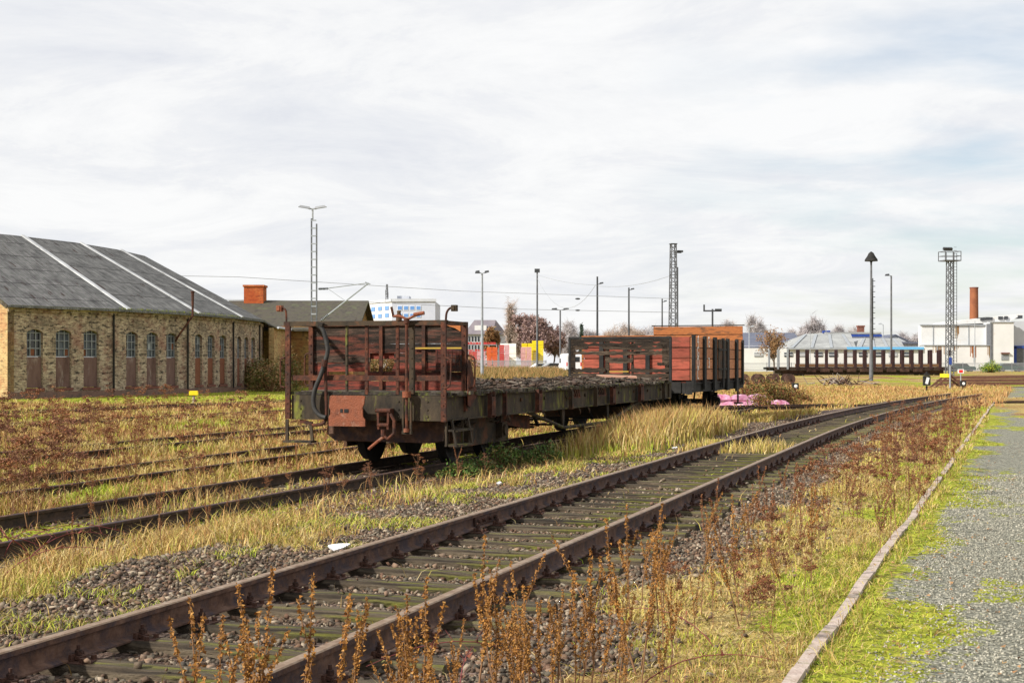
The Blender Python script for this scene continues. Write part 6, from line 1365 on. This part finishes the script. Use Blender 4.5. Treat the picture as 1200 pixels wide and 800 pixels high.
for i, (px, py, w_, h_) in enumerate(((560, 553, .8, .35), (585, 545, .9, .5), (612, 540, .8, .38), (640, 538, .8, .42), (540, 556, .6, .3))):
    Y = F*1.8/(py-HY); bush('bramble_bush', ('low green bramble growing below the side step of the flat wagon', 'fullest green bramble beneath the mossy side beam', 'green bramble to the right of the fullest one under the wagon', 'thin pale-leaved bramble beneath the truss rod', 'small green bramble nearest the front wheels')[i], at(px, 0, Y).x, Y, w_, h_, 'leaf_green', 80+i, 420, .06, 'leaf_olive')
# hedge of tall weeds behind the wagons (one mass)
n = 110000; Y = rng.uniform(112, 200, n); X = (rng.uniform(500, 1110, n)-CX)/F*Y; k = fbm(X, Y, 5, 91) > .40; k &= X < 22; X, Y = X[k], Y[k]
half = rng.random(len(X)) < .5
blades('weed_bank', X[half], Y[half], rng.uniform(.4, 1.2, half.sum())*np.where(X[half] > 6, .5, 1), 'leaf_olive', 'distant bank of brown-green tall weeds beyond the wagons', .5, .7, 'weeds')
blades('weed_bank_brown', X[~half], Y[~half], rng.uniform(.4, 1.2, (~half).sum())*np.where(X[~half] > 6, .5, 1), 'straw_red', 'rusty brown stalks in the distant weed bank beyond the wagons', .4, .6, 'weeds')
# pink sacks
def sack(seed):
    r_ = random.Random(seed); mb = MB(); nu, nv = 10, 7; o = len(mb.v)
    for j in range(nv+1):
        v = -1+2*j/nv
        for i in range(nu+1):
            u = -1+2*i/nu; k = (1-u**4)**.5*(1-v**4)**.5 if abs(u) < 1 and abs(v) < 1 else 0
            mb.v.append((u*.42, v*.26, .19*k+.035*r_.uniform(-1, 1)*k))
    for j in range(nv):
        for i in range(nu): a = o+j*(nu+1)+i; mb.face((a, a+1, a+nu+2, a+nu+1))
    m = len(mb.v)
    mb.v += [(x, y_, -z*.7) for x, y_, z in mb.v[o:m]]
    for j in range(nv):
        for i in range(nu): a = m+j*(nu+1)+i; mb.face((a, a+nu+1, a+nu+2, a+1))
    return mb
SK = [sack(i).build('pink_sack', 'sack_pink', smooth=True) for i in range(3)]
r = random.Random(8); sk = []
for (px0, px1, Y, rows) in ((843, 886, 59.0, 2), (884, 936, 59.8, 2)):
    a, b = at(px0, 0, Y).x, at(px1, 0, Y).x
    for row in range(rows):
        k = int((b-a)/.72)
        for i in range(k):
            if row == rows-1 and r.random() < .3: continue
            sk.append((a+.35+i*.74+row*.2*(-1)**row+r.uniform(-.06, .06), Y+row*.08+r.uniform(-.1, .1), .14+row*.25, r.uniform(-.25, .25)))
for i, (x, y, z, rz) in enumerate(sk):
    o = SK[i] if i < 3 else SK[i % 3].copy()
    if i >= 3: C.objects.link(o)
    o.location = (x, y, gz(x, y)+z); o.rotation_euler = (r.uniform(-.1, .1), r.uniform(-.08, .08), rz); tag(o, 'pink and white plastic sack in the pile to the right of the red wagon', 'sack', 'pink sacks piled in the grass')

# ------------------------------------------------------------------ dry weeds
def fast(name, parts):   # parts: list of (MB or triangles, material) -> one mesh with several materials
    V_, Fs, Ms, off = [], [], [], 0; mats = []
    for g_, mt in parts:
        if isinstance(g_, MB): vv = np.array(g_.v); ff = [tuple(i+off for i in f) for f in g_.f]
        else: vv = np.asarray(g_).reshape(-1, 3); ff = [(off+3*i, off+3*i+1, off+3*i+2) for i in range(len(vv)//3)]
        V_.append(vv); Fs += ff; Ms += [len(mats)]*len(ff); mats.append(mt); off += len(vv)
    me = bpy.data.meshes.new(name); me.from_pydata(np.concatenate(V_).tolist(), [], Fs)
    for m_ in mats: me.materials.append(MATS[m_])
    me.polygons.foreach_set('material_index', np.array(Ms, dtype=np.int32)); return me
def umbel(seed, mat='weed_rust', H=1.0, size=.022):
    r_ = random.Random(seed); mb = MB(); cen = []
    top = Vector((r_.uniform(-.12, .12), r_.uniform(-.12, .12), H)); mid = top*.5+Vector((r_.uniform(-.05, .05), r_.uniform(-.05, .05), 0))
    mb.tube([(0, 0, -.03), mid, top], [.006, .0045, .003], 4, cap=False); cen.append((top, 1))
    for i in range(r_.randint(5, 10)):
        u = r_.uniform(.4, .95); b = (mid*(1-(u-.5)*2)+top*((u-.5)*2)) if u > .5 else mid*(u*2); a = r_.uniform(0, 6.283); L_ = r_.uniform(.12, .32)*H
        e = b+Vector((math.cos(a)*L_*.65, math.sin(a)*L_*.65, L_*.8)); mb.tube([b, b+(e-b)*.5+Vector((math.cos(a), math.sin(a), 0))*.03, e], [.0035, .003, .002], 3, cap=False); cen.append((e, r_.uniform(.5, 1)))
        if r_.random() < .7:
            a2 = a+r_.uniform(-1, 1); m_ = b+(e-b)*.5; e2 = m_+Vector((math.cos(a2)*.08, math.sin(a2)*.08, .09)); mb.tube([m_, e2], .002, 3, cap=False); cen.append((e2, .5))
    cl = []
    for k, (c, s_) in enumerate(cen): cl.append(tricloud([tuple(c)], size, int(46*s_)+8, (.042*s_, .042*s_, .014), seed*31+k, .8))
    lf = tricloud([(top*r_.uniform(.15, .8))[:] for _ in range(9)], size*2.6, 3, (.05, .05, .05), seed+5, .25, -.8)
    return fast('dried_umbel_weed', [(mb, 'weed_stem'), (np.concatenate(cl), mat), (lf, mat)])
def dock(seed, H=.75, dens=1.0, mat='dock_seed', size=.0125):
    r_ = random.Random(seed); mb = MB(); cl = []; k = 0
    lean = Vector((r_.uniform(-.16, .16), r_.uniform(-.12, .12), 0))*H; bend = Vector((r_.uniform(-.05, .05), r_.uniform(-.05, .05), 0))
    f = lambda u: Vector((0, 0, H*u))+lean*u*u+bend*math.sin(u*3.1)
    mb.tube([f(0)-Vector((0, 0, .03)), f(.3), f(.65), f(1)], [.0055, .0045, .003, .0015], 4, cap=False)
    def spike(g_, L_, u0, u1, rad):
        nonlocal k
        n = int(L_*(u1-u0)*62)
        for i in range(n):
            u = u0+(u1-u0)*i/max(n-1, 1); w_ = (1-.55*(u-u0)/(u1-u0))*rad*r_.uniform(.45, 1.25); k += 1
            if r_.random() < .1: continue
            cl.append(tricloud([tuple(g_(u))], size, max(3, int(9*dens)), (w_, w_, .005), seed*97+k, .85, -.3))
    spike(f, H, .42, 1, .0085)
    for b_ in range(r_.randint(1, 4)):
        u = r_.uniform(.3, .65); b = f(u); a = r_.uniform(0, 6.283); L_ = H*r_.uniform(.22, .42); sp = r_.uniform(.2, .5)
        g2 = lambda v, b=b, a=a, L_=L_, sp=sp: b+Vector((math.cos(a)*sp*L_*v*(1.2-.4*v), math.sin(a)*sp*L_*v*(1.2-.4*v), L_*v))
        mb.tube([g2(0), g2(.5), g2(1)], [.003, .0025, .001], 3, cap=False); spike(g2, L_, .2, 1, .007)
    return fast('dry_dock_stalk', [(mb, 'weed_stem'), (np.concatenate(cl), mat)])
def cane(seed, L_=1.3):
    r_ = random.Random(seed); mb = MB(); a = r_.uniform(-.4, .4); p = [Vector((0, 0, -.02))]; d = Vector((math.cos(a)*.5, math.sin(a)*.5, 1)).normalized()
    for i in range(9): d = (d+Vector((math.cos(a)*.16, math.sin(a)*.1+r_.uniform(-.05, .05), -.13))).normalized(); p.append(p[-1]+d*L_/9)
    mb.tube(p, [.0055-.00045*i for i in range(10)], 5, cap=False)
    for i in range(3, 9): 
        q = p[i]; b = r_.uniform(0, 6.28); mb.tube([q, q+Vector((math.cos(b)*.05, math.sin(b)*.05, .06))], [.002, .001], 3, cap=False)
    lf = tricloud([tuple(p[i]) for i in (3, 5, 6, 8)], .035, 2, (.03, .03, .02), seed, .6)
    return fast('red_bramble_cane', [(mb, 'bramble_stem'), (lf, 'leaf_red')])
def scatter(name, meshes, pts, label, cat, grp, s0=.75, s1=1.2, seed=1):
    r_ = random.Random(seed)
    for i, (x, y) in enumerate(pts):
        o = bpy.data.objects.new(name, meshes[i % len(meshes)]); C.objects.link(o); s_ = r_.uniform(s0, s1); o.scale = (s_, s_, s_); o.location = (x, y, gz(x, y)); o.rotation_euler = (r_.uniform(-.12, .12), r_.uniform(-.12, .12), r_.uniform(0, 6.28)); tag(o, label, cat, grp)
def pick(n, y0, y1, test, seed, half=.40, pw=1.2):
    r_ = random.Random(seed); out = []; tries = 0
    while len(out) < n and tries < 60000:
        tries += 1; y = y0+(y1-y0)*r_.random()**pw; x = r_.uniform(-1, 1)*(half*y+.3)
        if test(x, y): out.append((x, y))
    return out
railok = lambda x, y: all(abs(abs((x-p(y))*.947)-.75) > .12 for p in (Xw, XC, XD))
UM = [umbel(i, 'weed_rust' if i % 3 else 'weed_dark', 1.0) for i in range(9)]
UMD = [umbel(40+i, 'weed_dark' if i % 2 else 'weed_rust', 1.0, .024) for i in range(7)]
fld = pick(165, 13, 44, lambda x, y: dW(x, y) < -.2 and railok(x, y) and not (y > 21 and dW(x, y) > -1.7) and float(fbm(x, y, 3.0, 15)) > .50, 3, pw=1.3)
scatter('dried_umbel_weed', UM, fld, 'rust-brown dried umbel weed in the field left of the wagon track', 'weed', 'dried umbel weeds in the left field', .6, 1.15, 2)
scatter('dried_umbel_weed', UM, pick(26, 17.5, 22.6, lambda x, y: -3.4 < dW(x, y) < 2.2 and railok(x, y) and x > -6, 5), 'reddish dried umbel weed standing just in front of the first wagon', 'weed', 'umbel weeds before the wagon', .28, .62, 4)
scatter('dried_umbel_weed', UMD, pick(76, 14, 52, lambda x, y: dN(x, y) > 2.0 and dK(x, y) < .25 and float(fbm(x, y, 2.2, 19)) > .40, 6, .37, 1.1), 'dark brown umbel weed between the near track and the stone kerb', 'weed', 'umbel weeds beside the kerb', .42, .8, 5)
DK = [dock(i, .72, 1.0) for i in range(9)]
DK2 = [dock(30+i, .7, .8, 'weed_rust', .015) for i in range(6)]
scatter('dry_dock_stalk', DK, pick(30, 4.9, 7.2, lambda x, y: 1.25 < dN(x, y) < 2.3 and -1.6 < x < .95, 8, pw=1), 'orange-brown dry dock stalk in the very front beside the near rail', 'weed', 'front dock stalks', .72, 1.22, 6)
scatter('dry_dock_stalk', DK, pick(34, 6.5, 13, lambda x, y: 1.7 < dN(x, y) and dK(x, y) < -.3, 9, .36), 'orange-brown dry dock stalk in the green strip before the kerb', 'weed', 'dock stalks in the green strip', .6, 1.2, 7)
scatter('dry_dock_stalk', DK2, pick(70, 12, 46, lambda x, y: 1.6 < dN(x, y) and dK(x, y) < .1, 10, .36), 'reddish-brown dry stalk further along between near track and kerb', 'weed', 'distant dry stalks by the kerb', .6, 1.05, 8)
scatter('dry_dock_stalk', DK2, pick(60, 13, 36, lambda x, y: dN(x, y) < -3.0 and dW(x, y) < 3 and railok(x, y) and not (y > 21 and abs(dW(x, y)) < 1.7), 11, .40), 'thin reddish dry stalk in the grass around the wagon track', 'weed', 'thin stalks around the wagon track', .5, .95, 9)
CN = [cane(i, 1.15) for i in range(5)]
scatter('red_bramble_cane', CN, [(-.25, 6.6), (.35, 6.0), (.55, 7.0), (.15, 7.6), (1.2, 8.4), (.9, 6.3)], 'thin arching red bramble cane in the foreground weeds', 'bramble', 'foreground bramble canes', .55, .95, 10)
scatter('red_bramble_cane', CN, [(-4.25, 12.2), (-4.55, 12.6), (-4.4, 13.1), (-4.8, 13.4), (-4.1, 12.9), (-4.9, 13.9), (-4.3, 11.9), (-5.0, 14.3)], 'upright dark red bramble cane at the left edge beside the wagon track', 'bramble', 'left bramble canes', .9, 1.35, 12)
# rusty undergrowth (one mass) in the left field and towards the far end of the kerb
n = 60000; Y = rng.uniform(13, 60, n); X = rng.uniform(-1, 1, n)*(.42*Y); dw_ = dW(X, Y)
k = (dw_ < -.9) & (fbm(X, Y, 2.6, 15) > .47) & ~((Y > 21) & (dw_ > -1.6)) & (rng.random(n) < .30); k2 = (dN(X, Y) > 2.0) & (dK(X, Y) < .1) & (Y > 24) & (fbm(X, Y, 1.8, 19) > .44) & (rng.random(n) < .28); k |= k2
for pth in (Xw, XC, XD): k &= np.abs(np.abs((X-pth(Y))*.947)-.75) > .1
X, Y = X[k], Y[k]; blades('rusty_undergrowth', X, Y, rng.uniform(.10, .45, len(X)), 'weed_rust', 'low rust-brown dead stems covering parts of the yard', .5, .9, 'weeds')
n = 26000; Y = rng.uniform(55, 112, n); X = rng.uniform(-.1, .40, n)*Y; k = (dK(X, Y) < .5) & (fbm(X, Y, 3.4, 29) > .46) & ~((np.abs(dN(X, Y)) < 1.1) & (Y < 62)); X, Y = X[k], Y[k]
blades('far_rusty_weeds', X, Y, rng.uniform(.1, .4, len(X)), 'straw_red', 'rusty weeds at the far end of the near track', .5, 1.0, 'weeds')
# loose straw and litter on the ballast edge, small green tufts between the sleepers
n = 5200; Y = 5+22*rng.random(n)**1.2; X = Xn(Y)+rng.uniform(-3.2, 2.4, n)/COSN; k = fbm(X, Y, .5, 101) > .70; X, Y = X[k], Y[k]; gk = rng.random(len(X)) < .5
blades('track_tufts', X[gk], Y[gk], rng.uniform(.03, .10, gk.sum()), 'grass_green', 'tiny green tufts growing between the near sleepers', .9, .9)
blades('track_straw', X[~gk], Y[~gk], rng.uniform(.02, .08, (~gk).sum()), 'straw', 'loose straw on the ballast of the near track', 1.3, .6)

# hedge far behind the first wagon and leaf litter on the bare soil
for i, px in enumerate((402, 424, 445, 466, 490, 515, 540)):
    bush('hedge_bush', ('leftmost far hedge bush glimpsed through the railing of the first wagon', 'second far hedge bush behind the first wagon', 'far hedge bush seen through the hole in the plank wall', 'far hedge bush just right of the plank wall hole', 'far hedge bush behind the brake crank side of the wagon', 'far hedge bush behind the grated box of the wagon', 'far hedge bush beside the first wagon, left of the lamp post')[i], at(px, 0, 178).x, 178, 5.2, 3.0+.3*(i % 3), 'leaf_brown', 120+i, 3600, .2, 'leaf_olive')
n = 9000; Y = rng.uniform(14, 30, n); X = Xn(Y)+rng.uniform(-5.0, -1.9, n)/COSN; k = rng.random(n) < zones(X, Y)[1]; X, Y = X[k], Y[k]
T_ = tricloud(np.stack([X, Y, ground(X, Y)+.015], 1), .04, 1, (.01, .01, .006), 5, .7); T_[:, :, 2] = ground(X, Y)[:, None]+.006+.03*rng.random((len(X), 3))
tag(trimesh('leaf_litter', T_, 'leaf_brown'), 'dead leaves lying on the dark soil right of the flat wagon', 'leaf litter', kind='stuff')

# grass leaning over the kerb, seed heads in the tall stand, leaves on verge and path
n = 11000; Y = 5+40*rng.random(n)**1.3; sd_ = np.where(rng.random(n) < .6, rng.uniform(-.22, -.05, n), rng.uniform(.04, .2, n)); X = XK(Y)+sd_/.941; k = fbm(X, Y, .8, 141) > .46; X, Y = X[k], Y[k]; gk = rng.random(len(X)) < .45
blades('kerb_grass', X[~gk], Y[~gk], rng.uniform(.04, .15, (~gk).sum()), 'straw', 'dry grass leaning over the stone kerb', .9, .9)
blades('kerb_grass_green', X[gk], Y[gk], rng.uniform(.03, .10, gk.sum()), 'grass_green', 'green grass growing along the stone kerb', .8, .9)
stand('tall_grass_seed', 3800, 27.5, 37, -4.1, -2.0, .55, 1.0, 'straw_red', 'reddish seed stalks rising from the tall pale grass stand', .35)
n = 7000; Y = 5+26*rng.random(n)**1.3; X = XK(Y)+rng.uniform(-2.2, 3.2, n); k = fbm(X, Y, .9, 151)+.25*rng.random(n) > .60; X, Y = X[k], Y[k]
T_ = tricloud(np.stack([X, Y, ground(X, Y)], 1), .032, 1, (.01, .01, .006), 15, .7); T_[:, :, 2] = ground(X, Y)[:, None]+.008+.022*rng.random((len(X), 3))
tag(trimesh('verge_litter', T_, 'leaf_brown'), 'brown dead leaves and bits scattered on the mossy verge and path', 'leaf litter', kind='stuff')

# flattened thatch between the standing blades, growth creeping into the ballast edge
X, Y = samp(230000, 4.8, 40, .42, 1.5); b_, q_, g_, m_ = zones(X, Y); k = (rng.random(len(X)) < (1-b_)*(1-q_*.8)*(1-g_)*.8) & ~((np.abs(dW(X, Y)) < 1.4) & (Y > 21)); X, Y, m_ = X[k], Y[k], m_[k]
gk = rng.random(len(X)) < np.clip(m_*.8, .15, .9)
blades('thatch', X[~gk], Y[~gk], rng.uniform(.02, .07, (~gk).sum()), 'straw', 'flattened dead thatch lying between the grass', 2.6, 1.0)
blades('low_moss_growth', X[gk], Y[gk], rng.uniform(.015, .05, gk.sum()), 'grass_green', 'low green growth filling the gaps of the verge', 1.6, 1.2)
n = 90000; Y = 4.8+26*rng.random(n)**1.3; X = Xn(Y)+rng.uniform(-3.2, -1.05, n)/COSN; k = (fbm(X, Y, .55, 161) > .56) & (rng.random(n) < .8); X, Y = X[k], Y[k]; gk = rng.random(len(X)) < .55
blades('edge_growth', X[gk], Y[gk], rng.uniform(.03, .11, gk.sum()), 'grass_green', 'yellow-green tufts creeping into the left ballast shoulder', 1.0, 1.0)
blades('edge_straw', X[~gk], Y[~gk], rng.uniform(.03, .13, (~gk).sum()), 'straw', 'dry tufts creeping into the left ballast shoulder', 1.2, .9)
scatter('dried_umbel_weed', UMD, pick(14, 8, 14, lambda x, y: dN(x, y) > 2.2 and dK(x, y) < -.2, 66, .36), 'small dark umbel weed in the green strip close to the camera', 'weed', 'front umbel weeds', .3, .5, 15)

bush('red_bush', 'small red-brown bramble standing in front of the pink sacks', at(893, 0, 57).x, 57, 1.3, .75, 'leaf_red', 91, 700, .09, 'leaf_olive')
